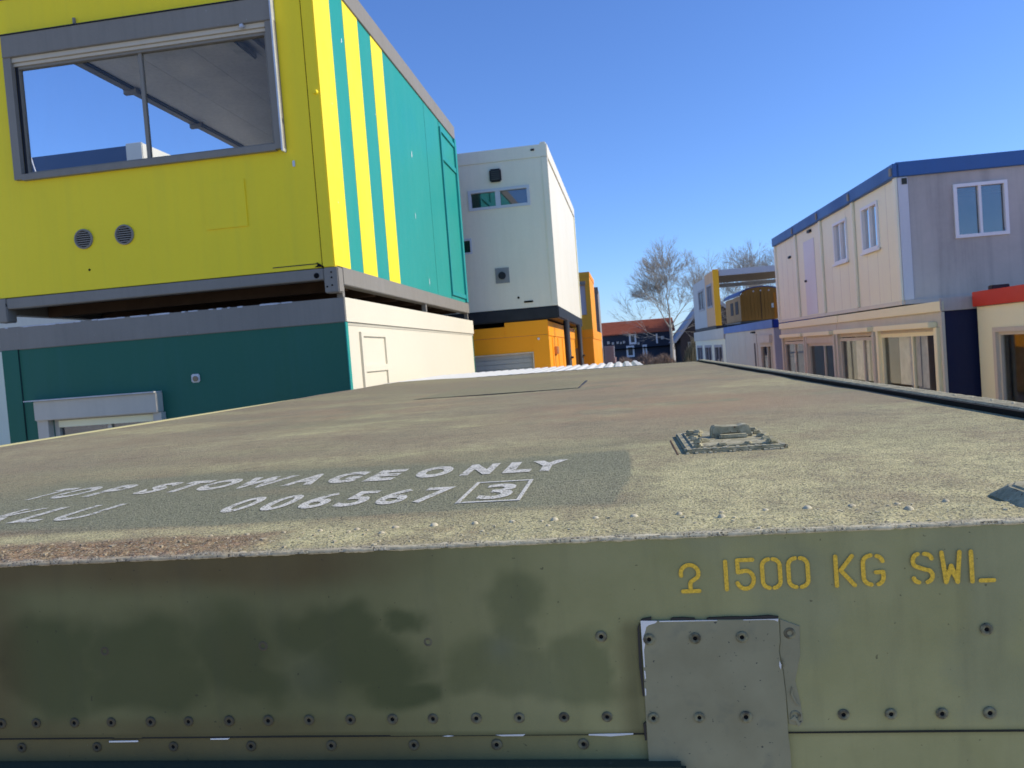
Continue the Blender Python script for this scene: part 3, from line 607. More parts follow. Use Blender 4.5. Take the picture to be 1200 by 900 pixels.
# A upper: yellow front, teal side --------------------------------
t = thing('office_cabin', 'bright yellow cabin with teal striped side and wide sliding window, on the dark green one', 'cabin')
BX0, BX1 = -5.55, -2.345
UY1 = 12.16
hw = (-5.16, -2.72, 4.235, 5.47)
fr = frames(BX0, BX1, AY0, UY1)
MB(fr['front']).wall(BX0, BX1-.115, 3.178, 5.80, -.07, 0, [(hw[0], hw[1], 4.22, 5.46)]).build('wall', YEL, t)
MB(fr['front']).box(BX1-.108, BX1, -.07, .006, 3.178, 5.80).build('corner_post', YEL, t, bevel=.006)
MB(fr['front']).box(BX1-.115, BX1-.108, -.07, -.006, 3.178, 5.80).build('seam', HOLE, t)
MB(fr['back']).wall(BX0, BX1, 3.178, 5.80, -.07, 0).build('wall', DGREEN, t)
MB(fr['right']).wall(AY0+.07, UY1-.07, 3.190, 5.74, -.07, 0).build('wall', TEAL, t)
# painted stripes: thin coats of paint
for (a, b_, mt) in ((AY0-.004, 6.795, YEL), (7.155, 7.585, YEL), (7.995, 8.40, YEL)):
    MB(fr['right']).box(a, b_, .0005, .003, 3.190, 5.739).build('stripe', mt, t)
MB(fr['right']).box(AY0-.006, UY1, -.06, .016, 5.742, 5.95).build('fascia', GREYT, t, bevel=.005)
MB(fr['front']).box(BX0, BX1+.016, -.06, .012, 5.80, 5.95).build('fascia', GREYT, t, bevel=.004)
mb = MB(fr['right']); mb.box(11.07, 11.12, 0, .022, 3.25, 5.66); mb.box(12.04, 12.155, 0, .03, 3.2, 5.74); mb.box(11.12, 12.04, 0, .022, 5.60, 5.66); mb.box(11.12, 12.04, 0, .022, 5.20, 5.27); mb.box(11.12, 12.04, 0, .022, 3.25, 3.31)
mb.build('door_frame', paint('teal trim paint', (.02, .29, .275), .4, .1), t)
mb = MB(fr['right']); mb.box(10.2, 10.206, 0, .0015, 3.2, 5.73); mb.box(11.05, 11.062, .001, .003, 3.2, 5.73); mb.build('seam', flat('teal seam', (.01, .1, .1)), t)
# base frame
MB(fr['front']).box(BX0+.10, BX1-.10, -.10, .012, 3.075, 3.170).build('base_beam', GREYT, t, bevel=.006)
mb = MB(fr['front']); mb.box(BX1-.10, BX1+.03, -.10, .02, 2.957, 3.172); mb.build('corner_casting', GREYT, t, bevel=.008)
mb = MB(fr['front']); mb.box(BX0-.02, BX0+.10, -.10, .02, 2.957, 3.172); mb.build('corner_casting', GREYT, t, bevel=.008)
MB(fr['right']).box(AY0+.105, UY1, -.08, .03, 3.028, 3.183).build('base_beam', GREYT, t, bevel=.006)
MB(fr['left']).box(AY0+.105, UY1, -.08, .03, 3.028, 3.183).build('base_beam', GREYT, t)
for y in (AY0+.10, 9.42, UY1-.09): MB(fr['right']).box(y, y+.05, -.04, .012, 2.925, 3.03).build('spacer_block', GREYT, t)
for x in (BX1-.165, BX0+.075):
    MB().cyl((x, AY0-.0125, 3.112), (0, -1, 0), .024, .003, 16).build('bolt_hole', HOLE, t)
for (x, z) in ((BX1-.03, 3.13), (BX1-.03, 3.085), (BX1-.03, 3.02), (BX1-.075, 3.01)): MB().cyl((x, AY0-.021, z), (0, -1, 0), .008, .003, 8).build('bolt', HOLE, t)
MB().box(BX0+.01, BX1-.04, AY0+.11, UY1-.02, 3.12, 3.175).build('floor', INTD, t)
mb = MB()
for i in range(7): mb.box(BX0+.1, BX1-.1, AY0+.5+i*.8, AY0+.58+i*.8, 3.02, 3.119)
mb.build('floor_joist', flat('rusty joist', (.10, .06, .035), .9), t)
MB(fr['front']).box(-2.90, -2.50, .0, .002, 3.21, 3.218).build('scrape', DARKB, t)
MB(fr['front']).prism([(-2.52, 3.185), (-2.44, 3.183), (-2.47, 3.205), (-2.50, 3.225), (-2.495, 3.20)], .0, .012).build('torn_edge', HOLE, t)
# roof with ceiling
MB().box(BX0+.01, BX1-.01, AY0+.01, UY1-.01, 5.86, 5.94).build('roof', GREYT, t)
nC = 5
for i in range(nC):
    a = BX0+.10+(BX1-BX0-.2)/nC*i
    MB().box(a+.001, a+(BX1-BX0-.2)/nC-.003, AY0+.08, UY1-.08, 5.79, 5.83).build('ceiling_panel', CEIL, t)
MB(fr['left']).box(AY0+.01, UY1, -.10, .0, 5.765, 5.86).build('roof_rail', GREYT, t, bevel=.005)
MB(fr['left']).box(AY0+.08, UY1-.08, -.135, -.102, 5.775, 5.80).build('curtain_rail', DARKB, t)
for y in (8.62, 10.05): 
    MB(fr['left']).box(y, y+.06, -.16, .02, 5.72, 5.80).build('rail_bracket', GREYT, t, bevel=.01)
MB().box(-5.36, -5.30, 9.98, 10.02, 5.785, 5.789).build('cable', WINW, t)
MB(fr['left']).wall(AY0+.07, UY1-.07, 3.19, 4.0, -.07, 0).build('wall', YEL, t)
MB().box(BX1-.11, BX1-.075, AY0+.08, UY1-.08, 3.2, 5.78).build('lining', INT, t)
MB().box(-3.80, -3.66, 6.9, 8.15, 5.71, 5.788).build('ceiling_light', flat('light housing', (.62, .62, .6), .4), t, bevel=.015)
MB().box(-3.55, -3.50, 6.6, 8.4, 5.74, 5.788).build('cable_duct', CEIL, t)
SCUF = flat('bare scuff', (.75, .78, .76), .6)
for (y, z, dy, dz) in ((7.05, 5.30, .02, .05), (9.35, 4.80, .03, .09), (9.30, 4.05, .02, .08), (9.75, 3.28, .025, .10), (7.95, 4.9, .01, .03), (6.62, 5.05, .012, .02), (6.66, 4.62, .01, .015), (6.6, 3.75, .012, .012)):
    MB(fr['right']).prism([(y, z), (y+dy, z+dz*.3), (y+dy*.8, z+dz), (y+dy*.2, z+dz*.8)], .0031, .0036).build('scuff', SCUF if z != 5.05 else YEL, t)
GRM = paint('yellow grime run', (.50, .44, .05), .6, .5)
# the big window
mb = MB(fr['front'])
mb.box(-5.222, -2.700, 0, .055, 5.275, 5.468); mb.build('shutter_box', GREYT, t, bevel=.004)
mb = MB(fr['front']); mb.box(-5.225, -2.70, 0, .062, 5.469, 5.477); mb.build('box_cover', DARKB, t)
mb = MB(fr['front']); mb.box(-5.225, -5.150, 0, .045, 4.205, 5.274); mb.box(-2.765, -2.685, 0, .045, 4.205, 5.274); mb.box(-5.150, -2.765, 0, .045, 4.195, 4.248); mb.build('window_surround', GREYT, t)
MB(fr['front']).box(-2.700, -2.686, .002, .075, 4.175, 5.70).build('guide_strip', ALU, t)
mb = MB(fr['front']); mb.box(-5.150, -2.765, -.05, .03, 5.235, 5.274); mb.box(-5.150, -2.765, -.065, .012, 5.205, 5.232); mb.build('slide_track', paint('mauve grey box', (.58, .52, .41), .55, .3), t)
wn = window(t, fr['front'], -5.135, -2.775, 4.25, 5.203, GREYT, GLC, mull=(-3.955,), fw=.022, out=-.002, inn=.05, mw=.032)
MB(fr['front']).box(-5.148, -5.118, -.05, .0, 4.25, 5.203).build('side_track', DARKB, t)
MB(fr['front']).box(-2.98, -2.945, .03, .075, 5.235, 5.268).build('catch', ALU, t, bevel=.006)
# vents
for x in (-4.637, -4.243):
    mb = MB(); seg = 28
    for (q, y) in ((.088, 0), (.088, -.014), (.075, -.018), (.070, -.004)): mb.pts([(x+q*math.cos(k*math.tau/seg), AY0+y, 3.63+q*math.sin(k*math.tau/seg)) for k in range(seg)])
    for j in range(3): mb.f += [(j*seg+k, j*seg+(k+1) % seg, (j+1)*seg+(k+1) % seg, (j+1)*seg+k) for k in range(seg)]
    g = mb.build('air_vent', GREYT, t)
    MB().cyl((x, AY0-.002, 3.63), (0, -1, 0), .070, .001, 28).build('vent_throat', HOLE, g)
    for k in range(7):
        z = 3.63-.058+k*.0193; hwid = math.sqrt(max(.0001, .070**2-(z-3.63)**2))
        MB().box(x-hwid, x+hwid, AY0-.013, AY0-.006, z-.0045, z+.0045).build('slat', GREYT, g)
MB(fr['front']).box(-3.47, -3.086, 0, .012, 3.592, 3.995).build('cover_plate', YEL, t, bevel=.003)
MB().cyl((-4.612, AY0-.0005, 3.355), (0, -1, 0), .010, .003, 10).build('small_hole', HOLE, t)
MB().cyl((-2.352-.03, AY0-.006, 4.645), (0, -1, 0), .022, .02, 14, .014).build('rubber_stop', YEL, t)
MB(fr['front']).box(-4.535, -4.515, 0, .02, 5.50, 5.55).build('clip', GREYT, t)
MB(fr['front']).box(-2.64, -2.62, 0, .008, 4.05, 4.10).build('clip', ALU, t)

# blue-topped cabin seen through the yellow cabin's window -----------
t = thing('site_cabin', 'cabin with blue top band and white corner, seen through the window of the yellow cabin', 'cabin')
fr = shell(t, -12.8, -6.89, 11.0, 13.4, 3.05, 5.62, dict(front=WHITE, right=WHITE), {})
MB(fr['front']).box(-12.8, -7.13, 0, .02, 5.625, 5.90).build('fascia', paint('slate blue fascia', (.05, .09, .18), .55, .4), t)
MB(fr['front']).box(-7.13, -6.86, 0, .03, 3.05, 5.93).build('corner_post', WHITE, t, bevel=.01)
MB(fr['right']).box(11.0, 13.4, 0, .02, 5.625, 5.92).build('fascia', WHITE, t)
MB().box(-12.8, -6.9, 11.0, 13.4, 5.67, 5.88).build('roof_edge', GREYT, t)
MB().cyl((-8.55, 10.93, 5.4), (-.25, 0, 1), .008, .7, 5).build('cable', WINW, t)
t = thing('site_cabin', 'grey cabin carrying the blue-topped one, hidden left behind the dark green cabin', 'cabin')
shell(t, -12.8, -6.89, 11.0, 13.4, .1, 2.98, dict(front=GREYW), {})

# W upper: off-white cabin -------------------------------------------
t = thing('site_cabin', 'off-white cabin with narrow two-light window and small black vent, on the orange cabin', 'cabin', loc=(-.985, 13.0, 0), rz=R(-.8))
W_, L_ = 2.44, 6.2
hl = [(-1.43, -.36, 4.83, 5.07)]
WW = [(-1.34, -.34, 4.80, 5.10), (-1.60, -1.375, 4.09, 4.31)]
fr = shell(t, -W_, 0, 0, L_, 3.09, 5.55, dict(front=WHITE, right=WHITE), dict(front=WW), inner=INTD)
MB(fr['front']).box(-W_, .012, 0, .014, 5.55, 5.755).build('fascia', WHITE, t, bevel=.004)
MB(fr['right']).box(0, L_, .0, .02, 5.55, 5.76).build('fascia', WHITE, t, bevel=.004)
MB().box(-W_+.02, -.01, .01, L_-.01, 5.60, 5.745).build('roof_edge', WHITE, t)
MB(fr['front']).box(-.085, .01, .001, .012, 3.09, 5.545).build('corner_post', WHITE, t, bevel=.003)
MB(fr['right']).box(L_-.12, L_, .001, .02, 3.09, 5.545).build('corner_post', BEIGE, t)
MB(fr['right']).box(.001, .10, .001, .014, 3.09, 5.545).build('corner_post', WHITE, t)
MB().box(-.10, -.005, .02, .12, 5.745, 5.80).build('corner_casting', WHITE, t, bevel=.01)
mb = MB(); mb.box(-W_, .02, -.02, L_, 2.88, 3.085); mb.build('base_frame', DARKB, t, bevel=.02)
window(t, fr['front'], -1.36, -.32, 4.78, 5.115, paint('pale blue grey frame', (.52, .56, .64), .5, .2), GLD, mull=(-.86,), fw=.045, out=.02, inn=.05, mw=.08)
window(t, fr['front'], -1.62, -1.362, 4.07, 4.33, paint('pale blue grey frame', (.52, .56, .64)), GLD, fw=.03, out=.012, inn=.05)
g = MB(fr['front']).box(-.965, -.77, 0, .06, 5.215, 5.43).build('vent_box', DARKB, t, bevel=.02)
for k in range(5): MB(fr['front']).box(-.935, -.80, .058, .068, 5.25+k*.032, 5.262+k*.032).build('louvre', flat('vent louvre', (.09, .1, .1)), g)
g = MB(fr['front']).box(-1.0, -.765, 0, .012, 3.535, 3.79).build('flue_plate', paint('grey flue plate', (.24, .25, .26), .5, .2), t)
MB().cyl((-.885, -.012, 3.66), (0, -1, 0), .062, .03, 20).build('flue_collar', DARKB, g)
MB(fr['front']).box(-.55, -.40, .0, .01, 3.175, 3.205).build('slot', HOLE, t)
MB().cyl((-.64, 0, 3.27), (0, -1, 0), .02, .006, 10).build('small_hole', HOLE, t)
MB(fr['front']).box(-.25, -.19, .012, .03, 5.66, 5.69).build('clip', DARKB, t)

# O lower: orange ----------------------------------------------------
t = thing('site_cabin', 'orange cabin with grey roller shutter, beneath the off-white cabin', 'cabin', loc=(-1.178, 13.0, 0), rz=R(-.8))
fr = shell(t, -2.44, 0, 0, 6.1, .1, 2.62, dict(front=ORANGE, right=ORANGE), dict(front=[(-2.40, -.28, .4, 2.33)], right=[]))
MB(fr['front']).box(-.72, .012, 0, .012, 2.625, 2.868).build('fascia', ORANGE, t, bevel=.004)
MB(fr['front']).box(-2.44, -.722, 0, .012, 2.625, 2.80).build('fascia', ORANGE, t, bevel=.004)
MB(fr['right']).box(0, 6.1, 0, .016, 2.60, 2.85).build('fascia', ORANGE, t, bevel=.004)
MB().box(-2.42, -.01, .01, 6.09, 2.67, 2.80).build('roof_edge', ORANGE, t)
MB(fr['front']).box(-.26, .012, .001, .010, .1, 2.62).build('corner_post', ORANGE, t)
sh_ = MB(fr['front']).box(-2.40, -.28, -.05, -.04, .4, 2.33).build('roller_shutter', SHUT, t)
for k in range(24): MB(fr['front']).box(-2.39, -.29, -.041, -.028, .42+k*.08, .42+k*.08+.070).build('slat', SHUT, sh_)
mb = MB(fr['front']); mb.box(-2.40, -.26, 0, .014, 2.331, 2.35); mb.box(-.28, -.262, 0, .014, .4, 2.331); mb.build('shutter_frame', flat('pale frame', (.6, .56, .45)), t)
MB(fr['right']).box(.9, 1.35, 0, .05, 2.28, 2.42).build('sign_plate', flat('weathered orange plate', (.62, .25, .08)), t, bevel=.01)
for y in (.62, 1.62, 2.6, 3.6, 4.6): MB(fr['right']).box(y, y+.05, 0, .012, .2, 2.58).build('rib', ORANGE, t)
MB().cyl((-.16, -.012, 2.56), (0, -1, 0), .02, .01, 10).build('bolt', ALU, t)
# posts
for i, (x, y, lb) in enumerate(((-.93, 14.05, 'thin black steel post against the orange cabin wall, nearer of the two'), (-.86, 17.0, 'thin black steel post by the orange cabin, farther one'))):
    p = thing('support_post', lb, 'post', 'black posts beside the orange cabin', loc=(x, y, 0))
    MB().cyl((0, 0, 0), (0, 0, 1), .055, 2.87, 12).build('tube', DARKB, p, smooth=True)
    MB().box(-.1, .1, -.1, .1, 0, .02).build('foot_plate', DARKB, p)
    MB().cyl((0, -.02, 2.2), (1, 0, 0), .02, .09, 8).build('pin', DARKB, p)
# second orange stack
t = thing('site_cabin', 'farther orange cabin at ground level, between the posts and the grey container', 'cabin', loc=(-.68, 20.2, 0), rz=R(-.7))
fr = shell(t, -2.44, 0, 0, 6.1, .1, 2.62, dict(front=ORANGE, right=ORANGE), {})
MB(fr['front']).box(-2.44, .012, 0, .012, 2.625, 2.84).build('fascia', ORANGE, t)
MB(fr['right']).box(0, 6.1, 0, .016, 2.60, 2.84).build('fascia', ORANGE, t)
MB(fr['front']).prism([(-1.0, .2), (-.32, .2), (-.34, 2.2), (-.36, 2.42), (-1.0, 2.05)], .001, .012).build('painted_shadow', paint('brown orange shadow', (.34, .19, .07), .7, .3), t)  # cast shadow painted on the front as a thin brown sheet
t = thing('site_cabin', 'upper orange cabin with a grey shuttered window, partly behind the off-white cabin', 'cabin', loc=(-.77, 23.3, 0), rz=R(-.8))
fr = shell(t, -2.44, 0, 0, 2.9, 2.90, 4.48, dict(front=ORANGE_SHADE, right=ORANGE), dict(front=[(-1.05, -.14, 3.36, 4.24)]))
MB(fr['front']).box(-2.44, .01, 0, .012, 4.485, 4.62).build('fascia', ORANGE_SHADE, t)
MB(fr['right']).box(0, 2.9, 0, .014, 4.485, 4.62).build('fascia', ORANGE, t)
g = MB(fr['front']).box(-1.08, -.12, 0, .06, 4.245, 4.35).build('shutter_box', GREYT, t)
sr = MB(fr['front']).box(-1.05, -.14, -.06, -.05, 3.36, 4.24).build('window_shutter', paint('lilac grey shutter', (.42, .42, .50), .5, .2), t)
for k in range(9): MB(fr['front']).box(-1.04, -.15, -.05, -.035, 3.37+k*.096, 3.37+k*.096+.088).build('slat', paint('lilac grey shutter', (.42, .42, .5)), sr)
t = thing('site_cabin', 'tall narrow grey cabin end just beyond the upper orange cabin', 'cabin', loc=(-.86, 27.0, 0))
fr = shell(t, -2.3, .22, 0, 2.4, .1, 4.38, dict(front=paint('grey brown cabin', (.30, .28, .26), .6, .3), right=paint('grey brown cabin', (.3, .28, .26))), {})
MB(fr['front']).box(-2.3, .24, 0, .015, 4.20, 4.44).build('fascia', GREYT, t)
t = thing('metal_cabinet', 'small grey ribbed cabinet with white edge, just right of the far orange cabin', 'cabinet', loc=(-.19, 27.2, 0))
CAB = paint('lilac grey container', (.30, .31, .36), .6, .2)
mb = MB(); mb.box(-.37, -.03, 0, 1.4, .1, 2.4); mb.build('body', CAB, t)
for k in range(6): MB().box(-.36+k*.055, -.335+k*.055, -.02, .0, .2, 2.38).build('rib', CAB, t)
MB().box(-.028, .03, -.05, .0, .15, 2.0).build('door_edge', WINW, t)

for k, lb in enumerate(('cream cabin far along the left row, mirrored in the curtained windows', 'second cream cabin at the far end of the left row')):
    t = thing('site_cabin', lb, 'cabin', loc=(-.98, 30.1+k*6.3, 0))
    shell(t, -2.44, 0, 0, 6.1, .1, 2.66, dict(front=CREAMW, right=CREAMW), {})
    MB().box(-2.44, .02, 0, 6.1, 2.72, 2.80).build('roof_edge', CREAMW, t)
# white corrugated container behind the shelter -----------------------
t = thing('shipping_container', 'white container with corrugated roof just beyond the far end of the olive roof', 'container')
mb = MB(); cy0 = 6.62; mb.box(-2.1, .20, cy0+.02, 9.0, .15, 2.127); mb.build('body', WHITE, t)
mb = MB(); x = -2.1
while x < .12:
    mb.prism([(x, 2.126), (x+.022, 2.146), (x+.058, 2.146), (x+.078, 2.126)], cy0+.02, 8.98); x += .092
mb.build('roof_corrugation', paint('bright white roof', (.62, .6, .56), .6, .1), t)
mb = MB(); mb.box(-2.1, .2, cy0, cy0+.018, .15, 2.127); mb.build('end_wall', WHITE, t)

# ------------------------------------------------------------------ right-hand row (row axis turned 2 degrees)
ROW = (5.30, 15.5, 0); RA = R(2)
def row(name, label, cat='cabin', group=None, n=0): return thing(name, label, cat, group, loc=(ROW[0]+n*math.cos(RA), ROW[1]+n*math.sin(RA), 0), rz=RA)
GRP = 'pale grey upper cabins with blue roof band'
ss = [(0.0, 2.40, 'nearest pale grey upper cabin, its long face and white window toward the camera'), (2.42, 4.83, 'pale grey upper cabin with one tall window, second from the near end of the row'),
      (4.85, 7.22, 'pale grey upper cabin with the white door'), (7.24, 9.75, 'farthest pale grey upper cabin, a blank wall without door or window')]
for i, (a, b_, lb) in enumerate(ss):
    t = row('site_cabin', lb, group=GRP)
    holes = {}
    if i == 0: holes = dict(left=[(1.03, 1.99, 3.90, 4.84)], front=[(.98, 1.88, 3.86, 4.81)])
    if i == 1: holes = dict(left=[(2.96, 3.92, 3.87, 4.82)])
    if i == 2: holes = dict(left=[(5.58, 6.58, 2.80, 4.75)])
    L = 6.0
    fr = shell(t, 0, L, a, b_, 2.78, 5.06, dict(front=GREYF if i == 0 else GREYW, left=GREYW, right=GREYW, back=GREYW), holes, inner=INT)
    MB(fr['left']).box(a-.06 if i == 0 else a, b_+.015, -.02, .10, 5.062, 5.31).build('fascia', BLUEF, t, bevel=.01)
    if i == 0:
        MB(fr['front']).box(-.04, L, -.02, .06, 5.064, 5.33).build('fascia', BLUEF, t, bevel=.01)
        MB(fr['front']).box(-.02, .17, .001, .03, 2.78, 5.055).build('corner_post', paint('pale corner post', (.60, .62, .65), .5, .2), t, bevel=.01)
        MB(fr['front']).box(.06, .15, .03, .045, 4.92, 5.03).build('lifting_slot', flat('dark casting', (.05, .06, .05)), t)
        for u in (2.45, 3.65, 4.85): MB(fr['front']).box(u, u+.006, .0, .002, 2.8, 5.05).build('seam', DARKB, t)
        MB(fr['front']).box(0, L, 0, .03, 2.70, 2.779).build('base_beam', GREYF, t)
    MB(fr['left']).box(a-.02 if i == 0 else a, a+.12, .001, .055, 2.78, 5.06).build('corner_post', paint('pale post paint', (.86, .85, .68), .5, .2), t, bevel=.01)
    if i == 3: MB(fr['left']).box(b_-.12, b_, .001, .055, 2.78, 5.06).build('corner_post', paint('pale post paint', (.62, .57, .52)), t)
    MB(fr['left']).box(a, b_, -.03, .045, 2.70, 2.778).build('base_beam', paint('pale beam paint', (.72, .70, .58), .55, .3), t)
    MB().box(.03, L, a+.01, b_-.01, 5.11, 5.22).build('roof_deck', GREYT, t)
    # separate sheet panels
    if i in (0, 1, 3):
        for q in (.62, 1.22, 1.8):
            MB(fr['left']).box(a+q, a+q+.008, .0, .002, 2.8, 5.05 if i == 3 or not 0 < 1 else (3.85 if .9 < q < 1.9 else 5.05)).build('seam', flat('grey seam', (.62, .57, .51)), t)
    if i == 0:
        w0 = window(t, fr['left'], 1.03, 1.99, 3.90, 4.84, WINW, GLB, mull=(1.51,), fw=.06, out=.035, inn=.05)
        window(t, fr['front'], .96, 1.90, 3.84, 4.83, WINW, GLD, mull=(1.42,), fw=.06, out=.035, inn=.05)
        MB(fr['left']).box(1.0, 2.02, .03, .075, 3.855, 3.898).build('sill', WINW, t)
    if i == 1:
        window(t, fr['left'], 2.96, 3.92, 3.87, 4.82, WINW, GLB, mull=(3.44,), fw=.06, out=.035, inn=.05); MB(fr['left']).box(2.93, 3.95, .03, .075, 3.825, 3.868).build('sill', WINW, t)
    if i == 2:
        d = MB(fr['left']).box(5.58, 6.58, -.04, .015, 2.80, 4.75).build('door', paint('white lilac door', (.70, .66, .68), .4, .1), t, bevel=.005)
        MB(fr['left']).box(6.42, 6.50, .015, .06, 3.68, 3.73).build('handle', DARKB, d)
        MB(fr['left']).box(5.75, 6.0, .0, .06, 4.92, 4.99).build('lamp', DARKB, t)
    if i == 3:
        MB(fr['left']).box(7.95, 8.15, 0, .05, 4.50, 4.56).build('lamp', DARKB, t); MB(fr['left']).box(b_, b_+.12, -.30, -.02, 4.3, 4.95).build('downpipe', DARKB, t)
    MB(fr['left']).box(a-.02, a+.08, .10, .125, 5.10, 5.24).build('gutter_clip', GREYT, t)

def low_unit(t, fr, a, b_, zt, shade, fm, curtains=(), mull=None, box=True, boxz=2.27, bm=None, head=.0):
    """shop-type window: shutter box, guides, frame, panes, curtains"""
    bm = bm or BEIGE
    if box: MB(fr).box(a+.06, b_-.10, 0, .15, boxz, boxz+.10).build('shutter_box', bm, t, bevel=.012)
    MB(fr).box(a-.03, a+.09, 0, .06, .6, boxz-.002).build('guide_rail', fm, t); MB(fr).box(b_-.09, b_+.03, 0, .06, .6, boxz-.002).build('guide_rail', fm, t)
    window(t, fr, a+.09, b_-.09, .7, zt, fm, GL, mull=(mull or (a+b_)/2,), fw=.07, out=.0, inn=.06, mw=.06)
    for (u0, u1, z0, z1) in curtains:
        mb = MB(fr); n = max(4, int((u1-u0)/.06)); 
        for k in range(n+1):
            u = u0+(u1-u0)*k/n; o_ = -.16-.025*(k % 2); mb.pts([(u+.02*(z1-z0), o_, z0), (u, o_, z1)])
        mb.f = [(2*k, 2*k+2, 2*k+3, 2*k+1) for k in range(n)]
        mb.build('curtain', CURT, t)
t = row('site_cabin', 'lower cabin with wide curtained windows and a navy end wall, beside the red-banded one')
h1 = [(-1.31, 1.33, .7, 2.19), (1.72, 3.42+.35, .7, 2.14)]
h1 = [(-1.30, 1.32, .7, 2.17), (1.64, 4.02, .7, 2.15)]
fr = shell(t, 0, 2.6, -1.6, 3.86+.3, .1, 2.52, dict(front=NAVY, left=MAUVE, right=MAUVE, back=MAUVE), dict(left=h1), inner=INT)
MB(fr['left']).box(-1.64, 3.88, 0, .05, 2.50, 2.672).build('fascia', BEIGE, t, bevel=.01)
MB(fr['front']).box(-.06, 2.6, .0, .04, 2.50, 2.715).build('fascia', GREYF, t, bevel=.006)
MB(fr['left']).box(-1.62, -1.55, .0, .05, .1, 2.49).build('corner_post', MAUVE, t)
for u in (.6, 1.2, 1.8): MB(fr['front']).box(u, u+.01, .0, .002, .2, 2.49).build('seam', HOLE, t)
low_unit(t, fr['left'], -1.39, 1.41, 2.17, 0, BEIGE, [(-.18, .86, 1.16, 2.2), (-.52, -.24, 1.14, 2.2)], mull=-.2, boxz=2.235)
low_unit(t, fr['left'], 1.60, 4.06, 2.13, 0, MAUVE, [(1.98, 2.42, 1.17, 2.2), (2.50, 3.35, 1.16, 2.2)], mull=2.42, boxz=2.235)
MB().box(2.2, 2.25, -1.4, 3.7, .3, 2.3).build('inner_board', BRONZE, t)
t = row('site_cabin', 'lower cabin with two wide windows, farther one, under the cabin with the white door')
h2 = [(4.36, 6.70, .7, 2.03), (7.02, 9.36, .7, 2.12)]
fr = shell(t, 0, 2.6, 4.18, 9.72, .1, 2.52, dict(front=MAUVE, left=MAUVE), dict(left=h2), inner=INT)
MB(fr['left']).box(3.90, 9.74, 0, .05, 2.50, 2.672).build('fascia', BEIGE, t, bevel=.01)
low_unit(t, fr['left'], 4.27, 6.79, 2.03, 0, MAUVE, [(4.45, 4.62, 1.2, 2.1)], mull=5.33, boxz=2.225)
MB(fr['left']).box(4.36, 6.70, -.01, .05, 2.03, 2.22).build('shutter_curtain', MAUVE, t)
low_unit(t, fr['left'], 6.93, 9.45, 2.10, 0, MAUVE, [(8.75, 8.95, 1.45, 1.75), (8.45, 8.65, 1.8, 2.1)], mull=8.2, boxz=2.225)
# rear cabins that carry the far half of the upper row
t = row('site_cabin', 'plain grey cabin behind the row, carrying the back of the pale grey upper cabins', n=2.75)
shell(t, 0, 3.2, -1.6, 9.7, .1, 2.64, dict(front=GREYW), {})
# red-band cabin
t = row('site_cabin', 'cream cabin with red roof band and big window, at the right edge', n=.47)
hr = [(-4.9, -2.36, .7, 2.10)]
fr = shell(t, 0, 2.6, -7.6, -1.72, .1, 2.52, dict(front=BEIGE, left=BEIGE), dict(left=hr), inner=BRONZE)
MB(fr['left']).box(-7.62, -1.70, 0, .06, 2.53, 2.77).build('fascia', RED, t, bevel=.008)
MB(fr['back']).box(0, 2.6, 0, .01, 2.53, 2.77).build('fascia', RED, t)
MB().box(.02, 2.58, -7.6, -1.73, 2.575, 2.74).build('roof_edge', RED, t)
MB(fr['left']).box(-4.98, -2.27, 0, .05, 2.10, 2.17).build('window_head', paint('pink beige frame', (.64, .55, .43), .5, .2), t)
MB(fr['left']).box(-2.36, -2.27, 0, .05, .7, 2.10).build('window_jamb', paint('pink beige frame', (.64, .55, .43)), t)
window(t, fr['left'], -4.9, -2.36, .7, 2.10, paint('pink beige frame', (.64, .55, .43)), GL, mull=(-3.7,), fw=.05, out=.0, inn=.06)
MB(fr['left']).box(-3.15, -3.14, .0, .003, 2.2, 2.5).build('stain_line', MAUVE, t)
o = MB().box(5.86, 6.12, 13.30, 13.45, 2.772, 2.84).build('rubber_block', DARKB, None, bevel=.01); tag(o, 'small black block lying on top of the red roof band', 'block')

# blue-band long cabin beyond
t = row('site_cabin', 'long pale cabin with pale blue roof band, beyond the curtained cabins')
hb = [(11.1, 12.75, 1.0, 2.05)]
fr = shell(t, 0, 2.6, 10.65, 20.0, .1, 2.57, dict(front=paint('grey lilac end', (.36, .36, .46), .6, .3), left=paint('pale lilac wall', (.60, .58, .50), .6, .3)), dict(left=hb), inner=INT)
MB(fr['left']).box(10.60, 20.0, 0, .05, 2.575, 2.845).build('fascia', BLUEP, t)
MB(fr['front']).box(-.05, 2.6, 0, .05, 2.575, 2.845).build('fascia', paint('deep blue fascia', (.01, .035, .30), .4, .2), t)
MB().box(.01, 2.58, 10.7, 19.9, 2.63, 2.82).build('roof_edge', GREYT, t)
window(t, fr['left'], 11.1, 12.75, 1.0, 2.05, MAUVE, GL, mull=(11.75,), fw=.08, out=.03, inn=.05)
MB(fr['left']).box(11.0, 12.9, .0, .10, 2.10, 2.36).build('shutter_box', paint('pale lilac wall', (.60, .58, .50)), t)
d = MB(fr['left']).box(13.35, 14.25, .0, .03, .3, 2.42).build('door', paint('pale lilac wall', (.60, .58, .50)), t)
MB(fr['left']).box(13.55, 13.75, .03, .04, .9, 2.1).build('door_glass', INTD, d)
MB(fr['left']).box(13.6, 13.85, .0, .12, 2.46, 2.52).build('lamp', DARKB, t)
for u in (15.5, 17.0, 18.5): MB(fr['left']).box(u, u+.015, .0, .003, .3, 2.56).build('seam', MAUVE, t)
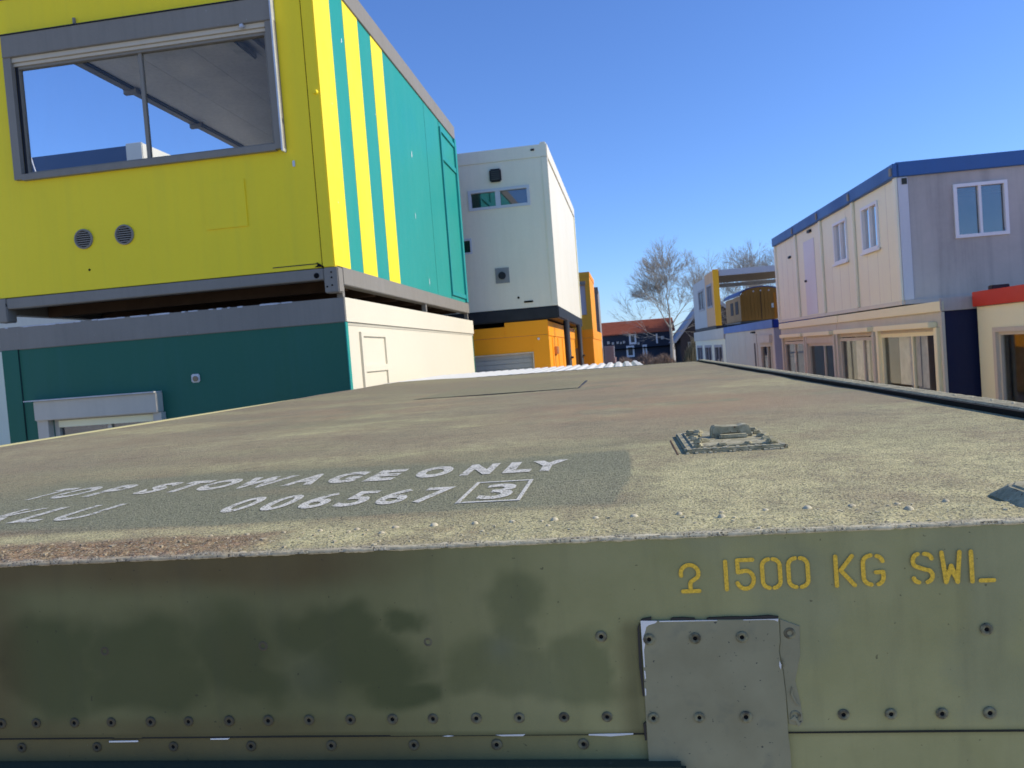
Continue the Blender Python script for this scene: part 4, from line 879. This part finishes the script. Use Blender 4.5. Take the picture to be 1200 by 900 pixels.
# far stack: three-window cabin and yellow/white panelled cabin
t = row('site_cabin', 'lower pale cabin with three windows at the far end of the right-hand row')
hh = [(20.9, 23.2, 1.0, 2.1), (24.2, 26.4, 1.0, 2.1), (27.4, 29.4, 1.0, 2.1)]
fr = shell(t, 0, 6.0, 20.08, 30.1, .1, 2.50, dict(front=GREYW, left=GREYW), dict(left=hh), inner=INT)
MB(fr['left']).box(20.08, 30.1, 0, .06, 2.35, 2.84).build('fascia', paint('pale cream fascia', (.62, .58, .50), .6, .2), t)
for (a, b_, c_, d_) in hh: window(t, fr['left'], a, b_, c_, d_, paint('grey far frame', (.35, .35, .38), .5, .2), GL, mull=((a+b_)/2,), fw=.12, out=.03, inn=.05)
t = row('site_cabin', 'open-fronted upper cabin frame with white and peach side panels and golden yellow end post')
hh = [(22.9, 24.5, 3.9, 5.05), (25.6, 27.6, 3.9, 5.0)]
PE = paint('peach panel', (.66, .42, .24), .6, .2)
fr = frames(0, 2.6, 22.35, 29.8)
MB(fr['left']).wall(22.45, 25.05, 3.02, 5.6, -.07, 0, [hh[0]]).build('wall', PE, t)
MB(fr['left']).wall(25.07, 29.8, 3.02, 5.5, -.07, 0, [hh[1]]).build('wall', paint('white grey panel', (.5, .52, .52), .6, .2), t)
MB().box(0, .27, 22.33, 22.45, 3.0, 5.64).build('end_post', paint('golden yellow post', (.95, .45, .02), .45, .1), t)
RFM = paint('pale grey roof beam', (.45, .46, .50), .5, .2)
MB().box(.30, 6.0, 22.35, 22.5, 5.32, 5.60).build('roof_beam', RFM, t); MB().box(0, 6.0, 29.6, 29.75, 5.25, 5.45).build('roof_beam', RFM, t)
for k in range(7): MB().box(.08, 5.98, 22.52+k*1.01, 23.51+k*1.01, 5.50, 5.54).build('roof_panel', flat('brown underside', (.42, .34, .27), .8), t)
MB().box(5.85, 6.0, 22.35, 22.5, 3.0, 5.319).build('post', GREYT, t); MB().box(5.85, 6.0, 29.6, 29.75, 3.0, 5.249).build('post', GREYT, t)
mb = MB(); mb.box(0, 6.0, 22.35, 29.8, 2.86, 3.0); mb.build('base_beam', DARKB, t)
for h in hh: window(t, fr['left'], *h, paint('grey far frame', (.35, .35, .38)), GLD, mull=((h[0]+h[1])/2,), fw=.10, out=.03, inn=.05)

# wooden hut on a supporting cabin
t = thing('site_cabin', 'dark low cabin carrying the wooden hut, beyond the blue-banded cabin', 'cabin', loc=(6.8, 45.5, 0), rz=RA)
shell(t, 0, 3.0, 0, 6.5, .1, 3.2, dict(front=paint('dark grey cabin', (.12, .12, .13), .6, .2)), {})
t = thing('wooden_hut', 'brown wooden hut with arched roof, seen through the open cabin frame', 'hut', loc=(6.93, 46.0, 3.28), rz=RA)
BR = paint('brown plank wall', (.40, .20, .045), .6, .3); BR2 = paint('lighter brown side wall', (.42, .24, .10), .6, .3)
arch = [(0, 1.45)] + [(1.15-1.15*math.cos(R(a)), 1.45+.42*math.sin(R(a))) for a in range(15, 180, 15)] + [(2.3, 1.45)]
for k in range(12):
    x0_ = 2.3*k/12; x1_ = 2.3*(k+1)/12-.01; zt = lambda x: 1.45+.42*math.sqrt(max(0, 1-((x-1.15)/1.15)**2))
    MB().prism([(x0_, 0), (x1_, 0), (x1_, zt(x1_)), (x0_, zt(x0_))], 0, .04).build('plank', BR, t)
mb = MB(); mb.prism([(.05, .02), (2.25, .02), (2.25, 1.45), (.05, 1.45)], .045, 5.2); mb.build('hut_body', BR2, t)
mb = MB()
for (xa, za), (xb, zb) in zip(arch, arch[1:]):
    k = lambda x, z, q: (1.15+(x-1.15)*(1+q*.5), z+q*.6)
    mb.prism([k(xa, za, .02), k(xb, zb, .02), k(xb, zb, .10), k(xa, za, .10)], -.03, 5.25)
mb.build('arched_roof', paint('blue hut roof', (.08, .13, .30), .5, .2), t)
MB().box(1.12, 1.15, -.012, 0, .05, 1.8).build('door_gap', DARKB, t); MB().box(1.85, 1.95, -.02, 0, .0, 1.5).build('door_post', paint('orange brown post', (.6, .22, .02), .5, .1), t)
for x in (.75, 1.15, 1.6): MB().cyl((x, -.01, 1.62+.05*(1-abs(x-1.15))), (0, -1, 0), .045, .02, 8).build('lamp', WINW, t)
MB().box(1.7, 1.82, -.03, -.005, .65, .9).build('handle', ALU, t)
for y in (1.0, 2.6): MB().box(.03, .049, y, y+.9, .45, 1.2).build('window', INTD, t)

# ------------------------------------------------------------------ background
TILE = paint('red roof tiles', (.34, .095, .05), .8, .4, (.20, .07, .04), 1)
HWIN = [(1.15, 2.65, 4.0, .9), (.72, 1.05, 2.5, 1.0), (2.75, .8, 2.5, .55), (4.5, 2.55, 3.75, .2)]
HPOT = [(-1.45, 2.9, .35), (-.9, 2.8, .3), (-.3, 2.85, .28), (.1, 2.8, .25), (.5, 2.85, .3), (2.3, 2.55, .3), (5.3, 3.0, .4)]
t = thing('farmhouse', 'long low dark building with red tiled roof in the far background', 'building', loc=(0, 100, 0))
DW = paint('dark blue grey boards', (.035, .045, .07), .7, .4)
mb = MB(); mb.box(-14, 6.6, 0, 7, 0, 4.15); mb.build('wall', DW, t)
mb = MB(); mb.prism([(-.5, 4.05), (3.5, 5.75), (7.5, 4.05), (7.4, 3.95), (-.5, 3.95)], -14.3, 6.9, axis='a'); mb.build('roof', TILE, t)
for k in range(14):   # tile courses
    y = -.45+k*.28; z = 4.07+k*.28*.425
    MB().box(-14.2, 6.8, y, y+.05, z-.01, z+.05).build('tile_course', TILE, t)
for (x, z0, z1, w_) in HWIN:
    g = MB().box(x, x+w_, -.09, 0, z0, z1).build('window', WINW, t)
    if w_ > .5: MB().box(x+.22, x+w_-.22, -.11, -.09, z0+.25, z1-.2).build('pane', flat('dark pane', (.03, .04, .05), .2), g)
MB().box(-9, 6.5, -.35, -.05, 2.05, 2.2).build('ledge', HOLE, t)
for (x, z, s) in HPOT:
    MB().cyl((x, -.3, z), (0, 0, 1), s*.5, s, 8).build('pot', flat('pale pot', (.5, .48, .45)), t)
t = thing('barn', 'dark gabled barn with pale sloping roof edge, left of the far cabins', 'building', loc=(0, 92, 0))
mb = MB(); mb.prism([(6.9, 0), (13.8, 0), (13.8, 4.6), (10.5, 7.5), (6.9, 3.1)], 0, 10); mb.build('wall', paint('dark brown boards', (.045, .035, .035), .8, .3), t)
VB = paint('pale verge board', (.36, .38, .42), .6, .2)
mb = MB(); mb.prism([(6.0, 2.45), (10.5, 7.85), (10.5, 7.4), (6.35, 2.4)], -.25, 10.2); mb.build('roof', VB, t)
mb = MB(); mb.prism([(10.5, 7.85), (14.6, 4.2), (14.3, 4.0), (10.5, 7.4)], -.25, 10.2); mb.build('roof', VB, t)
for (x, z0, z1, w_) in ((8.95, 3.6, 5.0, 1.1), (9.2, 1.1, 2.6, 1.3), (7.7, 1.0, 2.4, .4)):
    g = MB().box(x, x+w_, -.07, 0, z0, z1).build('window', WINW if w_ > .5 else GREYT, t); MB().box(x+.12, x+w_-.12, -.09, -.07, z0+.15, z1-.15).build('pane', flat('dark pane', (.03, .04, .05)), g)

# bare trees: limbs and twigs as tapered tubes
BARK = flat('grey brown bark', (.34, .31, .26), .9); TWIG = flat('bare twig bark', (.38, .345, .29), .9)
def tree(name, label, loc, H, seed, spread=.45, levels=6, th=.2, trunk_f=.36, group=None, low=(), up=.25, twig=.013, tmin=.1, kids=3):
    r = random.Random(seed); T = thing(name, label, 'tree', group, loc=loc); tr = MB(); cr = MB(); tw = MB()
    def tube(mb, p, q, a, b_, seg):
        d = q-p
        if d.length < 1e-5: return
        mb.cyl(p, d, a, d.length, seg, b_)
    def grow(p, d, L, rad, lev):
        n = 3; mb = cr if lev > 2 else tw
        seg = 6 if lev > 3 else 3
        for k in range(n):
            d = (d + Vector((r.gauss(0, .13), r.gauss(0, .13), r.gauss(0, .07)+.03*up))).normalized(); q = p + d*(L/n); r1 = rad*(1-.22)
            tube(mb, p, q, rad, r1, seg)
            if lev > 0 and k >= 0 and r.random() < (.75 if lev < 5 else .6):
                side = d.orthogonal().normalized(); side.rotate(Matrix.Rotation(r.random()*6.28, 3, d)); nd = (d*.75 + side*r.uniform(.5, .95)*spread*2 + Vector((0, 0, up*.5))).normalized()
                grow(q, nd, L*r.uniform(.5, .78), max(twig, r1*.5), lev-1)
            p = q; rad = r1
        if lev > 0:
            for k in range(kids if lev < 5 else 2):
                side = d.orthogonal().normalized(); side.rotate(Matrix.Rotation(r.random()*6.28, 3, d)); nd = (d + side*r.uniform(.3, .8)*spread*1.7 + Vector((0, 0, up*.35))).normalized()
                grow(p, nd, L*r.uniform(.62, .85), max(twig, rad*.72), lev-1)
    p = Vector((0, 0, 0)); d = Vector((.02, 0, 1)); hT = H*trunk_f; n = 6; rad = th
    for k in range(n):
        q = p + (d + Vector((r.gauss(0, .04), r.gauss(0, .04), 0))).normalized()*(hT/n); tube(tr, p, q, rad, rad*.93, 10); rad *= .93; p = q
        if k in low:
            a = r.random()*6.28; grow(q, Vector((math.cos(a), math.sin(a)*.3, .45)).normalized(), H*.2, rad*.35, levels-2)
    grow(p, Vector((.04, 0, 1)), H*.21, rad*.85, levels)
    for s in (-1, 1): grow(p, Vector((.55*s, r.uniform(-.4, .4), 1)).normalized(), H*.2, rad*.6, levels-1)
    tr.build('trunk', BARK, T); c = cr.build('limbs', BARK, T); tag(tw.build('crown', TWIG, T), kind='stuff')
    return T
tree('bare_tree', 'tall leafless tree standing in front of the red-roofed building', (5.7, 90, 0), 14.6, 21, .36, 5, .24, .28, low=(3, 4, 5), kids=3)
tree('bare_tree', 'leafless tree rising behind the dark barn, just left of the peach cabin', (13.0, 112, 0), 16.0, 5, .4, 5, .3, .3, kids=2)
tree('bare_tree', 'dense leafless tree behind the open-fronted cabin frame', (15.5, 100, 0), 15.0, 9, .36, 5, .26, .22, kids=3)
tree('bare_tree', 'airy leafless tree at the right, beside the grey upper cabins', (20.2, 102, 0), 16.0, 33, .5, 5, .28, .3, kids=2)
# hedge and scrub
def scrub(name, label, cat, x0, x1, y0, y1, h, n, mat, seed, kind=None):
    r = random.Random(seed); mb = MB()
    for i in range(n):
        x = r.uniform(x0, x1); y = r.uniform(y0, y1); hh_ = max(.15, h*(.42+.9*mn.noise(Vector((x*.55, y*.3, seed)))+r.uniform(0, .4))*math.sin(math.pi*(x-x0+.05)/(x1-x0+.1))**.45); L = r.uniform(.35, 1)*hh_
        zb = r.uniform(0, max(.05, hh_-L)); a = r.uniform(0, 6.28); l = r.uniform(.1, .45); w_ = r.uniform(.02, .06)
        p = Vector((x, y, zb)); q = p + Vector((math.cos(a)*l, math.sin(a)*l, L))
        s = Vector((-math.sin(a), math.cos(a), 0))*w_; i0 = mb.pts([p-s, p+s, q]); mb.f.append((i0, i0+1, i0+2))
    o = mb.build(name, mat, None); tag(o, label, cat, kind=kind); return o
HB = flat('brown hedge twigs', (.27, .19, .14), .9); HG = flat('olive scrub twigs', (.28, .23, .13), .9)
scrub('hedge', 'low brown leafless hedge in front of the red-roofed building', 'hedge', -3.0, 6, 84, 87, 1.7, 9000, HB, 1)
scrub('shrub', 'rounded olive bush right of the tall tree trunk', 'shrub', 6.8, 9.2, 84, 86.5, 2.6, 4000, HG, 2)
scrub('shrub', 'low brown bush left of the tall tree trunk', 'shrub', 2.8, 5.6, 83, 84, 1.7, 1800, HB, 3)
scrub('shrub', 'brownish hedge below the dark barn', 'shrub', 9.2, 13.5, 84, 87, 1.9, 4000, HB, 4)
scrub('woodland', 'distant band of leafless woodland', 'woodland', -160, 240, 300, 330, 9, 14000, flat('far wood', (.10, .085, .07), .9), 6, kind='stuff')
